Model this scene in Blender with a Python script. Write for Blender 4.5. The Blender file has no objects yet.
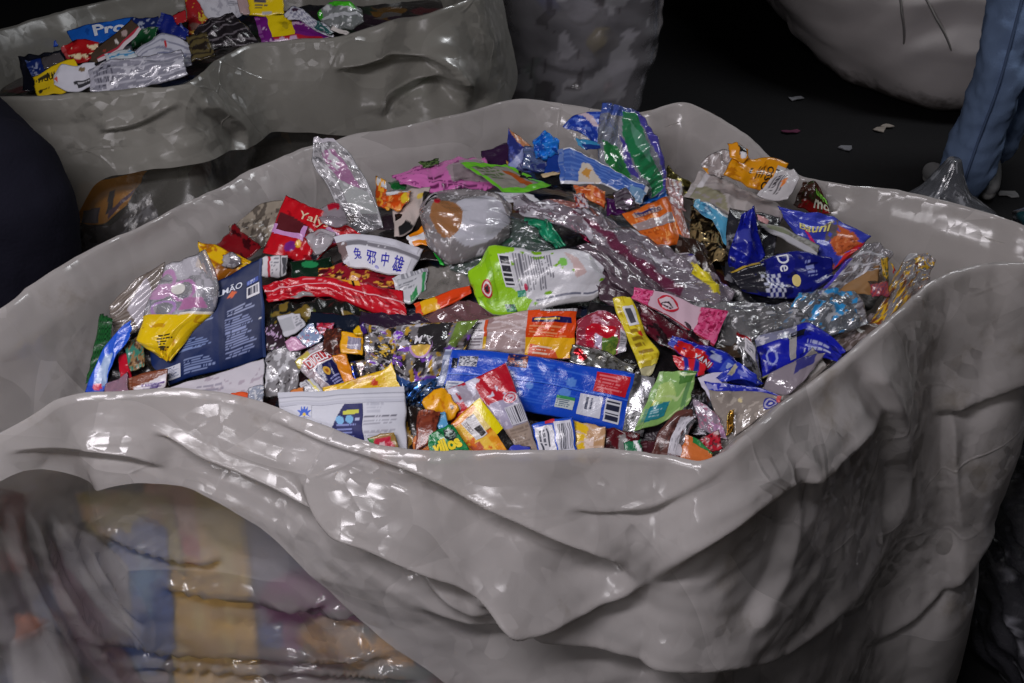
import bpy, bmesh, math, random
import numpy as np
from mathutils import Vector
from mathutils.bvhtree import BVHTree

scene = bpy.context.scene
COL = scene.collection
W, H = 1024, 683
FPX = 1100.0
CAM = np.array([0.0, 0.0, 1.7])
PITCH = math.radians(33)
FW = np.array([0, math.cos(PITCH), -math.sin(PITCH)])
RT = np.array([1.0, 0, 0])
UP = np.array([0, math.sin(PITCH), math.cos(PITCH)])


def rays(p):
    """pixels (n,2) -> direction whose length is one unit of depth along the lens axis"""
    p = np.asarray(p, float)
    return FW + ((p[..., 0:1] - 512) / FPX) * RT + ((341.5 - p[..., 1:2]) / FPX) * UP


def at_z(px, py, z):
    d = rays([[px, py]])[0]
    return CAM + d * ((z - CAM[2]) / d[2])


def at_t(px, py, t):
    return CAM + rays([[px, py]])[0] * t


def project(P):
    q = P - CAM
    t = q @ FW
    return np.stack([512 + FPX * (q @ RT) / t, 341.5 - FPX * (q @ UP) / t], -1), t


# ------------------------------------------------------------------ noise
def _hash(ix, iy, seed):
    h = (ix.astype(np.int64) * 374761393 + iy.astype(np.int64) * 668265263 + seed * 982451653) & 0x7FFFFFFF
    h = ((h ^ (h >> 13)) * 1274126177) & 0x7FFFFFFF
    return ((h ^ (h >> 16)) & 0xFFFF) / 65535.0


def noise(x, y, seed=0):
    """value noise in -1..1"""
    ix, iy = np.floor(x), np.floor(y)
    fx, fy = x - ix, y - iy
    fx = fx * fx * (3 - 2 * fx)
    fy = fy * fy * (3 - 2 * fy)
    a, b = _hash(ix, iy, seed), _hash(ix + 1, iy, seed)
    c, d = _hash(ix, iy + 1, seed), _hash(ix + 1, iy + 1, seed)
    return (a * (1 - fx) + b * fx) * (1 - fy) * 2 + (c * (1 - fx) + d * fx) * fy * 2 - 1


def trinoise(x, y, seed=0):
    """flat-faceted noise in -1..1: planes that meet in straight creases"""
    ix, iy = np.floor(x), np.floor(y)
    fx, fy = x - ix, y - iy
    a, b = _hash(ix, iy, seed), _hash(ix + 1, iy, seed)
    c, d = _hash(ix, iy + 1, seed), _hash(ix + 1, iy + 1, seed)
    h = np.where(fx > fy, a + (b - a) * fx + (d - b) * fy, a + (c - a) * fy + (d - c) * fx)
    return h * 2 - 1


def ridged(x, y, seed=0, octs=3):
    s, amp = 0.0, 1.0
    for o in range(octs):
        s = s + amp * (1 - 2 * np.abs(noise(x, y, seed + 17 * o)))
        x, y, amp = x * 1.9 + 3.1, y * 1.9 - 1.7, amp * 0.5
    return s / 1.75


def lin(c):
    """sRGB 0..255 triple -> linear"""
    c = np.asarray(c, float)[:3] / 255.0
    return np.where(c <= 0.04045, c / 12.92, ((c + 0.055) / 1.055) ** 2.4)


def catmull(P, n, closed=False):
    """points (k,d) resampled at n parameters, evenly along the polyline"""
    P = np.asarray(P, float)
    if len(P) == 2 and not closed:
        s = np.linspace(0, 1, n)[:, None]
        return P[0] * (1 - s) + P[1] * s
    k = len(P)
    if closed:
        Q = np.vstack([P[-1], P, P[0], P[1]])
        segs = k
    else:
        Q = np.vstack([2 * P[0] - P[1], P, 2 * P[-1] - P[-2]])
        segs = k - 1
    L = np.linalg.norm(np.diff(np.vstack([P, P[:1]]) if closed else P, axis=0)[:, :3], axis=1)
    cum = np.concatenate([[0], np.cumsum(L)])
    s = np.linspace(0, cum[-1], n, endpoint=not closed)
    i = np.clip(np.searchsorted(cum, s, side='right') - 1, 0, segs - 1)
    f = ((s - cum[i]) / np.maximum(L[i], 1e-9))[:, None]
    p0, p1, p2, p3 = Q[i], Q[i + 1], Q[i + 2], Q[i + 3]
    return 0.5 * (2 * p1 + (p2 - p0) * f + (2 * p0 - 5 * p1 + 4 * p2 - p3) * f ** 2 + (3 * p1 - p0 - 3 * p2 + p3) * f ** 3)


# ------------------------------------------------------------------ objects
def tag(o, label=None, cat=None, group=None, kind=None):
    if label: o['label'] = label
    if cat: o['category'] = cat
    if group: o['group'] = group
    if kind: o['kind'] = kind
    return o


def empty(name, loc=(0, 0, 0)):
    o = bpy.data.objects.new(name, None)
    o.empty_display_size = 0.05
    o.location = loc
    COL.objects.link(o)
    return o


def link(name, verts, faces, mat=None, parent=None, smooth=True, cols=None, origin=None):
    """numpy verts (n,3) and faces (list/array) -> one mesh object"""
    verts = np.asarray(verts, float)
    o_ = np.zeros(3) if origin is None else np.asarray(origin, float)
    me = bpy.data.meshes.new(name)
    if isinstance(faces, np.ndarray):
        nf, k = faces.shape
        me.vertices.add(len(verts)); me.vertices.foreach_set('co', (verts - o_).astype(np.float32).ravel())
        me.loops.add(nf * k); me.loops.foreach_set('vertex_index', faces.astype(np.int32).ravel())
        me.polygons.add(nf)
        me.polygons.foreach_set('loop_start', np.arange(0, nf * k, k, dtype=np.int32))
        me.update(calc_edges=True); me.validate()
    else:
        me.from_pydata([tuple(v) for v in verts - o_], [], [tuple(f) for f in faces])
        me.update()
    me.polygons.foreach_set('use_smooth', np.full(len(me.polygons), smooth))
    if cols is not None:
        at = me.color_attributes.new('print', 'FLOAT_COLOR', 'POINT')
        at.data.foreach_set('color', np.asarray(cols, np.float32).ravel())
    if mat: me.materials.append(mat)
    o = bpy.data.objects.new(name, me)
    o.location = o_
    COL.objects.link(o)
    if parent is not None:
        o.parent = parent
        o.location = o_ - np.array(parent.location)
    return o


def grid_faces(nu, nv, off=0, flip=False, wrap=False):
    """quads of a grid with nu columns (fast index = v), nv rows"""
    i = np.arange(nu if wrap else nu - 1)[:, None]
    j = np.arange(nv - 1)[None, :]
    i2 = (i + 1) % nu
    a, b, c, d = i * nv + j, i2 * nv + j, i2 * nv + j + 1, i * nv + j + 1
    q = np.stack([a, b, c, d] if not flip else [a, d, c, b], -1).reshape(-1, 4)
    return q + off


# ------------------------------------------------------------------ materials
def newmat(name):
    m = bpy.data.materials.new(name)
    m.use_nodes = True
    nt = m.node_tree
    nt.nodes.clear()
    return m, nt, nt.nodes.new('ShaderNodeOutputMaterial')


def N(nt, kind, **kw):
    n = nt.nodes.new(kind)
    for k, v in kw.items():
        if hasattr(n, k) and k not in n.inputs: setattr(n, k, v)
        else: n.inputs[k].default_value = v
    return n


def bump(nt, scale, strength, dist=0.002, detail=3, stretch=None, kind='noise'):
    tc = N(nt, 'ShaderNodeTexCoord')
    src = tc.outputs['Object']
    if stretch:
        mp = N(nt, 'ShaderNodeMapping'); mp.inputs['Scale'].default_value = stretch[:3]
        mp.inputs['Rotation'].default_value = stretch[3:6] if len(stretch) > 3 else (0, 0, 0)
        nt.links.new(src, mp.inputs[0]); src = mp.outputs[0]
    tx = N(nt, 'ShaderNodeTexNoise', Scale=scale, Detail=detail, Roughness=0.6)
    nt.links.new(src, tx.inputs['Vector'])
    out = tx.outputs[0]
    if kind == 'crease':
        mth = N(nt, 'ShaderNodeMath', operation='SUBTRACT'); mth.inputs[1].default_value = 0.5
        ab = N(nt, 'ShaderNodeMath', operation='ABSOLUTE')
        nt.links.new(out, mth.inputs[0]); nt.links.new(mth.outputs[0], ab.inputs[0]); out = ab.outputs[0]
    b = N(nt, 'ShaderNodeBump', Strength=strength, Distance=dist)
    nt.links.new(out, b.inputs['Height'])
    return b


def print_mat(name, rough=0.28, clear=False, metal=0.0, bscale=60, bstr=0.35, spec=0.5, coat=0.0):
    """printed packaging: the colour (and, when clear, the opacity) of the print is stored on the mesh"""
    m, nt, out = newmat(name)
    a = N(nt, 'ShaderNodeAttribute', attribute_name='print')
    b = bump(nt, bscale, bstr, 0.002, 3, kind='crease')
    p = N(nt, 'ShaderNodeBsdfPrincipled', Roughness=rough, Metallic=metal)
    p.inputs['Specular IOR Level'].default_value = spec
    p.inputs['Coat Weight'].default_value = coat
    p.inputs['Coat Roughness'].default_value = 0.12
    nt.links.new(a.outputs['Color'], p.inputs['Base Color'])
    nt.links.new(b.outputs[0], p.inputs['Normal'])
    if clear:
        t = N(nt, 'ShaderNodeBsdfTransparent'); t.inputs[0].default_value = (0.93, 0.93, 0.94, 1)
        mx = N(nt, 'ShaderNodeMixShader')
        nt.links.new(a.outputs['Alpha'], mx.inputs[0]); nt.links.new(t.outputs[0], mx.inputs[1]); nt.links.new(p.outputs[0], mx.inputs[2])
        g = N(nt, 'ShaderNodeBsdfGlossy', Roughness=0.12); nt.links.new(b.outputs[0], g.inputs['Normal'])
        fr = N(nt, 'ShaderNodeFresnel', IOR=1.55); nt.links.new(b.outputs[0], fr.inputs['Normal'])
        mx2 = N(nt, 'ShaderNodeMixShader')
        nt.links.new(fr.outputs[0], mx2.inputs[0]); nt.links.new(mx.outputs[0], mx2.inputs[1]); nt.links.new(g.outputs[0], mx2.inputs[2])
        nt.links.new(mx2.outputs[0], out.inputs[0])
    else:
        nt.links.new(p.outputs[0], out.inputs[0])
    return m


def plain(name, col, rough=0.6, metal=0.0, bs=None, spec=0.5):
    m, nt, out = newmat(name)
    p = N(nt, 'ShaderNodeBsdfPrincipled', Roughness=rough, Metallic=metal)
    p.inputs['Base Color'].default_value = (*lin(col), 1)
    p.inputs['Specular IOR Level'].default_value = spec
    if bs:
        b = bump(nt, bs[0], bs[1], bs[2]); nt.links.new(b.outputs[0], p.inputs['Normal'])
    nt.links.new(p.outputs[0], out.inputs[0])
    return m


def crinkle(nt, cells, rot=(0, 0, .7), squash=(1, 1, 1)):
    """the surface normal tilted a little differently on each small flat facet of creased film"""
    geo = N(nt, 'ShaderNodeNewGeometry')
    tc = N(nt, 'ShaderNodeTexCoord')
    mp = N(nt, 'ShaderNodeMapping'); mp.inputs['Rotation'].default_value = rot; mp.inputs['Scale'].default_value = squash
    nt.links.new(tc.outputs['Object'], mp.inputs[0])
    wz = N(nt, 'ShaderNodeTexNoise', Scale=5.0, Detail=2)
    wm = N(nt, 'ShaderNodeVectorMath', operation='MULTIPLY_ADD'); wm.inputs[1].default_value = (.10, .10, .10)
    nt.links.new(tc.outputs['Object'], wz.inputs['Vector']); nt.links.new(wz.outputs['Color'], wm.inputs[0]); nt.links.new(mp.outputs[0], wm.inputs[2])
    cur = geo.outputs['Normal']
    for k, (sc, amt) in enumerate(cells):
        vo = N(nt, 'ShaderNodeTexVoronoi', Scale=sc)
        nt.links.new(wm.outputs[0], vo.inputs['Vector'])
        sb = N(nt, 'ShaderNodeVectorMath', operation='SUBTRACT'); sb.inputs[1].default_value = (.5, .5, .5)
        nt.links.new(vo.outputs['Color'], sb.inputs[0])
        mk = N(nt, 'ShaderNodeTexNoise', Scale=3.5 + 2 * k, Detail=2)
        nt.links.new(tc.outputs['Object'], mk.inputs['Vector'])
        rg = N(nt, 'ShaderNodeMapRange'); rg.inputs[1].default_value = .42; rg.inputs[2].default_value = .66; rg.inputs[3].default_value = amt * .15; rg.inputs[4].default_value = amt
        nt.links.new(mk.outputs[0], rg.inputs[0])
        sl = N(nt, 'ShaderNodeVectorMath', operation='SCALE')
        nt.links.new(sb.outputs[0], sl.inputs[0]); nt.links.new(rg.outputs[0], sl.inputs['Scale'])
        ad = N(nt, 'ShaderNodeVectorMath', operation='ADD')
        nt.links.new(cur, ad.inputs[0]); nt.links.new(sl.outputs[0], ad.inputs[1]); cur = ad.outputs[0]
    nm = N(nt, 'ShaderNodeVectorMath', operation='NORMALIZE'); nt.links.new(cur, nm.inputs[0])
    return nm.outputs[0]


def film_mat(name, col, opacity, trans=0.4, rough=0.2, vary=0.0, dirt=0.0, gloss=1.45, tint=(0.96, 0.955, 0.94), cells=((16, .25), (48, .3)), gcells=((16, .3), (60, .55)), squash=(1, 1, 1)):
    """polythene film: part scattering, part see-through, with a sheen"""
    m, nt, out = newmat(name)
    nd, ng = crinkle(nt, cells, squash=squash), crinkle(nt, gcells, squash=squash)
    d = N(nt, 'ShaderNodeBsdfDiffuse'); d.inputs[0].default_value = (*lin(col), 1)
    tr = N(nt, 'ShaderNodeBsdfTranslucent'); tr.inputs[0].default_value = (*(lin(col) * np.array([1, .98, .93])), 1)
    tc = N(nt, 'ShaderNodeTexCoord')
    if dirt:
        tx = N(nt, 'ShaderNodeTexNoise', Scale=7.0, Detail=6, Roughness=0.7)
        nt.links.new(tc.outputs['Object'], tx.inputs['Vector'])
        rp = N(nt, 'ShaderNodeValToRGB')
        rp.color_ramp.elements[0].position = 0.28; rp.color_ramp.elements[0].color = (*(lin(col) * np.array([.62, .58, .5])), 1)
        rp.color_ramp.elements[1].position = 0.42; rp.color_ramp.elements[1].color = (*lin(col), 1)
        nt.links.new(tx.outputs[0], rp.inputs[0]); nt.links.new(rp.outputs[0], d.inputs[0])
    for n in (d, tr): nt.links.new(nd, n.inputs['Normal'])
    mx = N(nt, 'ShaderNodeMixShader'); mx.inputs[0].default_value = trans
    nt.links.new(d.outputs[0], mx.inputs[1]); nt.links.new(tr.outputs[0], mx.inputs[2])
    t = N(nt, 'ShaderNodeBsdfTransparent'); t.inputs[0].default_value = (*tint, 1)
    m2 = N(nt, 'ShaderNodeMixShader'); m2.inputs[0].default_value = opacity
    if vary:      # layers of film that lie double in places, with straight-edged outlines
        mp = N(nt, 'ShaderNodeMapping'); mp.inputs['Rotation'].default_value = (.3, .5, .4); mp.inputs['Scale'].default_value = (.7, 1.9, 1.6)
        wz = N(nt, 'ShaderNodeTexNoise', Scale=3.0, Detail=1)
        wm = N(nt, 'ShaderNodeVectorMath', operation='MULTIPLY_ADD'); wm.inputs[1].default_value = (.45, .45, .45)
        nt.links.new(tc.outputs['Object'], mp.inputs[0]); nt.links.new(tc.outputs['Object'], wz.inputs['Vector'])
        nt.links.new(wz.outputs['Color'], wm.inputs[0]); nt.links.new(mp.outputs[0], wm.inputs[2])
        vo = N(nt, 'ShaderNodeTexVoronoi', Scale=4.0); nt.links.new(wm.outputs[0], vo.inputs['Vector'])
        sep = N(nt, 'ShaderNodeSeparateColor'); nt.links.new(vo.outputs['Color'], sep.inputs[0])
        rg = N(nt, 'ShaderNodeMapRange'); rg.inputs[3].default_value = opacity - vary; rg.inputs[4].default_value = opacity + vary
        nt.links.new(sep.outputs[0], rg.inputs[0]); nt.links.new(rg.outputs[0], m2.inputs[0])
        ed = N(nt, 'ShaderNodeTexVoronoi', feature='DISTANCE_TO_EDGE', Scale=4.0); nt.links.new(wm.outputs[0], ed.inputs['Vector'])
        er = N(nt, 'ShaderNodeMapRange'); er.inputs[1].default_value = 0; er.inputs[2].default_value = .022; er.inputs[3].default_value = 1; er.inputs[4].default_value = 0
        nt.links.new(ed.outputs['Distance'], er.inputs[0])
        km = N(nt, 'ShaderNodeTexNoise', Scale=5.5, Detail=2); nt.links.new(tc.outputs['Object'], km.inputs['Vector'])
        kr = N(nt, 'ShaderNodeMapRange'); kr.inputs[1].default_value = .5; kr.inputs[2].default_value = .68; nt.links.new(km.outputs[0], kr.inputs[0])
        ek = N(nt, 'ShaderNodeMath', operation='MULTIPLY'); nt.links.new(er.outputs[0], ek.inputs[0]); nt.links.new(kr.outputs[0], ek.inputs[1])
        bp = N(nt, 'ShaderNodeBump', Strength=.35, Distance=.003)
        nt.links.new(ek.outputs[0], bp.inputs['Height']); nt.links.new(nd, bp.inputs['Normal'])
        bg = N(nt, 'ShaderNodeBump', Strength=.8, Distance=.003)
        nt.links.new(ek.outputs[0], bg.inputs['Height']); nt.links.new(ng, bg.inputs['Normal'])
        ng = bg.outputs[0]
        for n in (d, tr): nt.links.new(bp.outputs[0], n.inputs['Normal'])
    nt.links.new(t.outputs[0], m2.inputs[1]); nt.links.new(mx.outputs[0], m2.inputs[2])
    g = N(nt, 'ShaderNodeBsdfGlossy', Roughness=rough)
    nt.links.new(ng, g.inputs['Normal'])
    fr = N(nt, 'ShaderNodeFresnel', IOR=gloss); nt.links.new(ng, fr.inputs['Normal'])
    m3 = N(nt, 'ShaderNodeMixShader')
    mn = N(nt, 'ShaderNodeMath', operation='MINIMUM'); mn.inputs[1].default_value = .30
    nt.links.new(fr.outputs[0], mn.inputs[0]); nt.links.new(mn.outputs[0], m3.inputs[0]); nt.links.new(m2.outputs[0], m3.inputs[1]); nt.links.new(g.outputs[0], m3.inputs[2])
    nt.links.new(m3.outputs[0], out.inputs[0])
    return m


MAT = {
    'film': print_mat('printed_film', 0.27, coat=0.15, bscale=95, bstr=.55),
    'matte': print_mat('matte_pouch_print', 0.45, bstr=0.2, spec=0.2),
    'card': print_mat('printed_card', 0.6, bstr=0.08, spec=0.3),
    'foil': print_mat('metallised_film', 0.25, metal=0.75, bscale=90, bstr=0.5),
    'clear': print_mat('clear_printed_film', 0.18, clear=True, bscale=70, bstr=0.8),
    'ink': print_mat('ink_lettering', 0.45, bstr=0.0, spec=0.3),
}

# ------------------------------------------------------------------ camera
cam = bpy.data.cameras.new('camera')
cam.sensor_width = 36.0
cam.lens = 36.0 * FPX / W
cam.clip_start = 0.05
cam.clip_end = 60
co = bpy.data.objects.new('camera', cam)
co.location = CAM
co.rotation_euler = (math.pi / 2 - PITCH, 0, 0)
COL.objects.link(co)
scene.camera = co
# ================================================================== big bags
FILM_CUFF = film_mat('milky_film_folded_double', (224, 219, 217), 0.82, 0.42, 0.2, vary=.14, dirt=1, gloss=1.6)
FILM_WALL = film_mat('milky_film_single', (226, 222, 220), 0.36, 0.35, 0.15, vary=.12, gloss=1.6, squash=(1, 1, 2), gcells=((14, .9), (40, .7)))
def haze(m, rough, share):
    """some of what comes straight through thick film is scattered a little on its way"""
    nt = m.node_tree
    t = next(n for n in nt.nodes if n.type == 'BSDF_TRANSPARENT')
    r = N(nt, 'ShaderNodeBsdfRefraction', Roughness=rough, IOR=1.25)
    r.inputs[0].default_value = t.inputs[0].default_value
    mx = N(nt, 'ShaderNodeMixShader'); mx.inputs[0].default_value = share
    tgt = [l.to_socket for l in t.outputs[0].links]
    for s in tgt: nt.links.new(mx.outputs[0], s)
    nt.links.new(t.outputs[0], mx.inputs[1]); nt.links.new(r.outputs[0], mx.inputs[2])


haze(FILM_WALL, .5, .5)
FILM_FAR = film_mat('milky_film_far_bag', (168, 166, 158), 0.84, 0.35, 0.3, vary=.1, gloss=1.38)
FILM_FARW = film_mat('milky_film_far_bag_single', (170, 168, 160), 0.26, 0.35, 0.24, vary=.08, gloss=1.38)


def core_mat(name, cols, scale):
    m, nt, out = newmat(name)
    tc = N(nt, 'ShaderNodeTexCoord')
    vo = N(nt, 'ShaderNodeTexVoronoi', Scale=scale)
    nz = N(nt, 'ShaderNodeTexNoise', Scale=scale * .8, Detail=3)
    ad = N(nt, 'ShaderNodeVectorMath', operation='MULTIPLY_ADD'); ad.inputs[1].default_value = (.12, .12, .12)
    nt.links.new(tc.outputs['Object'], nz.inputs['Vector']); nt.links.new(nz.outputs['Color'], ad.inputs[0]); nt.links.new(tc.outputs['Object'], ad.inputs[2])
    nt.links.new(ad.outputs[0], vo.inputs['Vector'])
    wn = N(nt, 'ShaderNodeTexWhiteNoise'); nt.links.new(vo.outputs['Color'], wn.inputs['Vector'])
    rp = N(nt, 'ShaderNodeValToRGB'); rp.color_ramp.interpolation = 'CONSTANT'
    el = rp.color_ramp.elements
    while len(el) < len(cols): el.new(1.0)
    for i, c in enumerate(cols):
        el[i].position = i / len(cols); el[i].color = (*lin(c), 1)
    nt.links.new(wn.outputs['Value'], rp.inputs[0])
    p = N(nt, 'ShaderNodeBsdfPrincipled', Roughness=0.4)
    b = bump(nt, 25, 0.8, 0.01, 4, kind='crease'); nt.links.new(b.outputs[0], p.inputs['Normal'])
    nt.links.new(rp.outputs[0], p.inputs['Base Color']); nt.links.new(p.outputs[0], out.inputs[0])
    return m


CORE = core_mat('shade_dark_scrap_film', [(38, 34, 34), (30, 30, 34), (70, 30, 34), (26, 34, 56), (52, 48, 44), (34, 44, 34), (84, 80, 78), (44, 30, 40), (24, 22, 22), (92, 66, 30)], 17)  # near-black tones put the shade of the gaps into the scrap colour


def smooth_closed(a, k):
    for _ in range(k):
        a = (np.roll(a, 1, 0) + 2 * a + np.roll(a, -1, 0)) / 4
    return a


def rim_from(ctrl, n, seed, wob=0.006):
    """ctrl rows (px, py, z, heap drop, hem drop) read off the photograph -> a closed rim loop in the room"""
    start = int(np.argmax([at_z(a, b, z)[1] for a, b, z, _, _ in ctrl]))
    ctrl = ctrl[start:] + ctrl[:start]
    P = np.array([[*at_z(a, b, z), hd, hem] for a, b, z, hd, hem in ctrl])
    R = catmull(P, n, closed=True)
    arc = np.linspace(0, 1, n, endpoint=False)
    ang = arc * 2 * np.pi
    w = sum(noise(np.cos(ang) * f + 5, np.sin(ang) * f + 9, seed + f) / f ** .6 for f in (9, 17, 31)) * wob
    R[:, 2] += w
    T = smooth_closed(np.roll(R[:, :2], -1, 0) - np.roll(R[:, :2], 1, 0), 14)
    T /= np.linalg.norm(T, axis=1)[:, None]
    O = np.stack([T[:, 1], -T[:, 0]], 1)
    c = R[:, :2].mean(0)
    if np.mean(np.sum(O * (R[:, :2] - c), 1)) < 0: O = -O
    L = np.concatenate([[0], np.cumsum(np.linalg.norm(np.diff(R[:, :3], axis=0), axis=1))])
    return R, O, L


def creases(a, b, seed, n=9, amp=0.016):
    """sharp straight-edged creases of handled film, in metres, over a sheet with coordinates a (along) and b (down)"""
    rng = random.Random(seed)
    out = 0.0
    for k in range(n):
        th = rng.choice([.25, .55, -.5, -.8, .9, 1.3, -1.2, .1]) + rng.uniform(-.2, .2)
        f = rng.uniform(1.6, 6)
        q = (a * math.cos(th) + b * math.sin(th)) * f + .35 * noise(a * 3 + k, b * 3, seed + k) + rng.random()
        tri = np.abs(q - np.floor(q) - .5) * 2
        sharp = np.where(tri < .8, tri / .8, 1 - (tri - .8) / .2)
        mask = np.clip(noise(a * 3.1 + 7 * k, b * 4.2 - k, seed + 50 + k) * 1.6 - .1, 0, 1)
        out = out + amp / f * 2.2 * sharp * mask
    return out


def fold_field(P, folds):
    """push in or out for points P (n,3), from draped folds given as lines seen in the photograph"""
    px, _ = project(P)
    d = np.zeros(len(P))
    for line, amp, wa, wb, back in folds:
        Q = catmull(np.array(line, float), 40)
        A, B = Q[:-1], Q[1:]
        AB = B - A
        ap = px[:, None, :] - A[None]
        h = np.clip((ap * AB).sum(-1) / (AB ** 2).sum(-1), 0, 1)
        v = ap - h[..., None] * AB
        dd = np.sqrt((v ** 2).sum(-1))
        i = dd.argmin(1)
        r = np.arange(len(P))
        dist = dd[r, i]
        side = np.sign(AB[i, 0] * v[r, i, 1] - AB[i, 1] * v[r, i, 0])
        s = (i + h[r, i]) / len(A)
        taper = np.clip(s / .18, 0, 1) * np.clip((1 - s) / .18, 0, 1)
        taper = taper * taper * (3 - 2 * taper)
        sd = dist * side      # + : below / right of the line
        prof = np.where(sd > 0, np.clip(1 - sd / (.55 * wb), 0, 1), np.clip(1 - np.abs(sd) / (1.9 * wa), 0, 1))
        val = np.where(sd > 0, -back * np.clip(sd / (.6 * wb), 0, 1) * np.clip(1.25 - sd / (3.6 * wb), 0, 1), 0)
        pl = .13 * (np.abs(((sd + 3 * np.sin(s * 9)) / 17) % 1 - .5) * 2 - .5) * np.exp(-np.abs(sd) / 40)
        d += 1.1 * amp * taper * (prof + val + pl)
    return d


def make_bag(ctrl, n, label, group, mats, seed, folds=(), foot=0.03, inner=0.2, bulge=0.05, centre_z=1.0, core_name_label=None, heap_amp=0.02, flare=0.03, core_gap=.10, wall_folds=()):
    R, O, L = rim_from(ctrl, n, seed)
    base = np.array([R[:, 0].mean(), R[:, 1].mean(), 0.0])
    root = empty('bulk_bag', base)
    tag(root, label, 'bag', group)
    arc = L[:, None]
    XY, Z = R[:, :2], R[:, 2]
    # ---- folded cuff: inside the mouth, over the rim, down the outside
    ni, no = 26, 120
    rows = np.concatenate([-np.linspace(1, 0, ni, endpoint=False) ** 1.2, np.linspace(0, 1, no) ** 1.15])
    S = rows[None, :]
    D = R[:, 4][:, None]
    ins, outs = np.clip(-S, 0, 1), np.clip(S, 0, 1)
    zz = Z[:, None] - inner * ins - D * outs
    dep = D * outs
    off = -0.002 - 0.014 * np.clip(ins * 5, 0, 1) - 0.05 * ins ** 1.1
    off = np.where(S >= 0, 0.005 * np.clip(dep / .006, 0, 1) ** .5 + flare * (1 - np.exp(-dep / .10)) + 0.02 * outs, off)
    a2 = np.broadcast_to(arc, off.shape)
    wx, wy = .25 * noise(a2 * 4, dep * 5, seed + 31), .25 * noise(a2 * 4, dep * 5, seed + 32)
    mk = np.clip(.5 + noise(a2 * 1.8, dep * 2.5, seed + 33), 0, 1)
    wob = .010 * trinoise((a2 + .9 * dep) * 5 + wx, (dep - .25 * a2) * 10 + wy, seed + 34) * mk + .010 * trinoise((a2 - 1.1 * dep) * 5 + wx, (dep + .3 * a2) * 10 + wy, seed + 35) * (1 - mk)
    wob = wob + .004 * trinoise((a2 + .6 * dep) * 13 + 2 * wx, (dep - .2 * a2) * 26 + 2 * wy, seed + 36) * np.clip(noise(a2 * 5, dep * 6, seed + 37) * 2, 0, 1) + .0016 * trinoise(a2 * 42 + dep * 20 + 2 * wx, dep * 60, seed + 38) * np.clip(noise(a2 * 6, dep * 7, seed + 39) * 2 - .2, 0, 1) + .008 * noise(a2 * 3, dep * 2, seed + 1)
    wob_in = 0.008 * trinoise(a2 * 6 + ins, ins * 1.5 + a2 * .7, seed + 5) + 0.003 * trinoise(a2 * 17 + ins * 2, ins * 2.5, seed + 6)
    off = off + np.where(S >= 0, wob * np.clip(dep / .05, 0, 1), wob_in * np.clip(ins / .1, 0, 1))
    pleat = .007 * ridged(a2 * 7, a2 * 0 + ins, seed + 8, 3) * np.exp(-(dep + inner * ins) / .07)
    off = off + pleat
    P = np.stack([XY[:, 0:1] + O[:, 0:1] * off, XY[:, 1:2] + O[:, 1:2] * off, zz], -1)
    if folds:
        sel = np.broadcast_to(S >= 0, off.shape) & (O[:, 1:2] < 0.35)
        full = np.zeros(off.shape)
        full[sel] = fold_field(P[sel], folds)
        for _ in range(1):
            full = (np.roll(full, 1, 0) + np.roll(full, -1, 0) + 2 * full) / 4
            full[:, 1:-1] = (full[:, :-2] + full[:, 2:] + 2 * full[:, 1:-1]) / 4
        full = full * np.clip(dep / .05, 0, 1) * (S >= 0)
        full = np.where((S > 0) & (dep > .03), np.maximum(off + full, .006) - off, full)
        P[..., :2] += O[:, None, :] * full[..., None]
    f = grid_faces(n, ni + no, wrap=True)
    cuff = link('folded_cuff', P.reshape(-1, 3), f, mats[0], root)
    cuff['label'] = 'milky double layer of film folded over the mouth'
    # ---- wall from under the cuff to the floor
    nw = 130
    s = np.linspace(0, 1, nw)[None, :]
    z0 = Z[:, None] - 0.03
    zz = z0 * (1 - s)
    dep = z0 * s
    off = -0.006 + bulge * np.sin(np.pi * np.clip(s * 1.05, 0, 1)) ** .8 * np.clip((dep - .04) / .4, 0, 1) - foot * s ** 3
    a2 = np.broadcast_to(arc, off.shape)
    wr = 0.006 * ridged(a2 * 3 + dep * 6, dep * 14 - a2 * 2, seed + 11, 3) + 0.008 * noise(a2 * 4, dep * 5, seed + 12)
    wr = wr + creases(a2 * .7, dep, seed + 13, 14, .028) - .016
    wr = wr * np.clip((dep - R[:, 4][:, None]) / .08 + .25, .12, 1)
    off = off - 0.004 + wr * np.clip(dep / .06, 0, 1) * np.clip(dep / .25, .35, 1)
    if wall_folds:
        Pw = np.concatenate([XY[:, None, :] + O[:, None, :] * off[..., None], zz[..., None]], -1)
        sel = (np.broadcast_to(O[:, 1:2], off.shape) < .2) & (zz > .3)
        add = np.zeros(off.shape); add[sel] = fold_field(Pw[sel], wall_folds)
        off = off + add * np.clip((dep - R[:, 4][:, None]) / .05, 0, 1)
    XYs = XY[:, None, :] + O[:, None, :] * off[..., None]
    wall = link('bag_wall', np.concatenate([XYs, zz[..., None]], -1).reshape(-1, 3), grid_faces(n, nw, wrap=True), mats[1], root)
    # ---- the scraps that fill it, deep under the countable wrappers
    m = 240
    idx = (np.arange(m) * n / m).astype(int)
    Rc, Oc = R[idx], O[idx]
    cen = XY.mean(0)
    nr, ns = 46, 22
    fr = np.linspace(0, 1, nr)[None, :]
    Os = smooth_closed(O, 160)[idx]; Os /= np.linalg.norm(Os, axis=1)[:, None]
    rad = Rc[:, :2] - cen
    radn = rad / np.linalg.norm(rad, axis=1)[:, None]
    an = np.arctan2(rad[:, 1], rad[:, 0]); rl = np.linalg.norm(rad, axis=1)
    near = np.abs((an[:, None] - an[None, :] + np.pi) % (2 * np.pi) - np.pi) < .22
    safe = smooth_closed(np.where(near, rl[None, :], 9.0).min(1), 6)      # inside every nook of the wall
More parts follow.
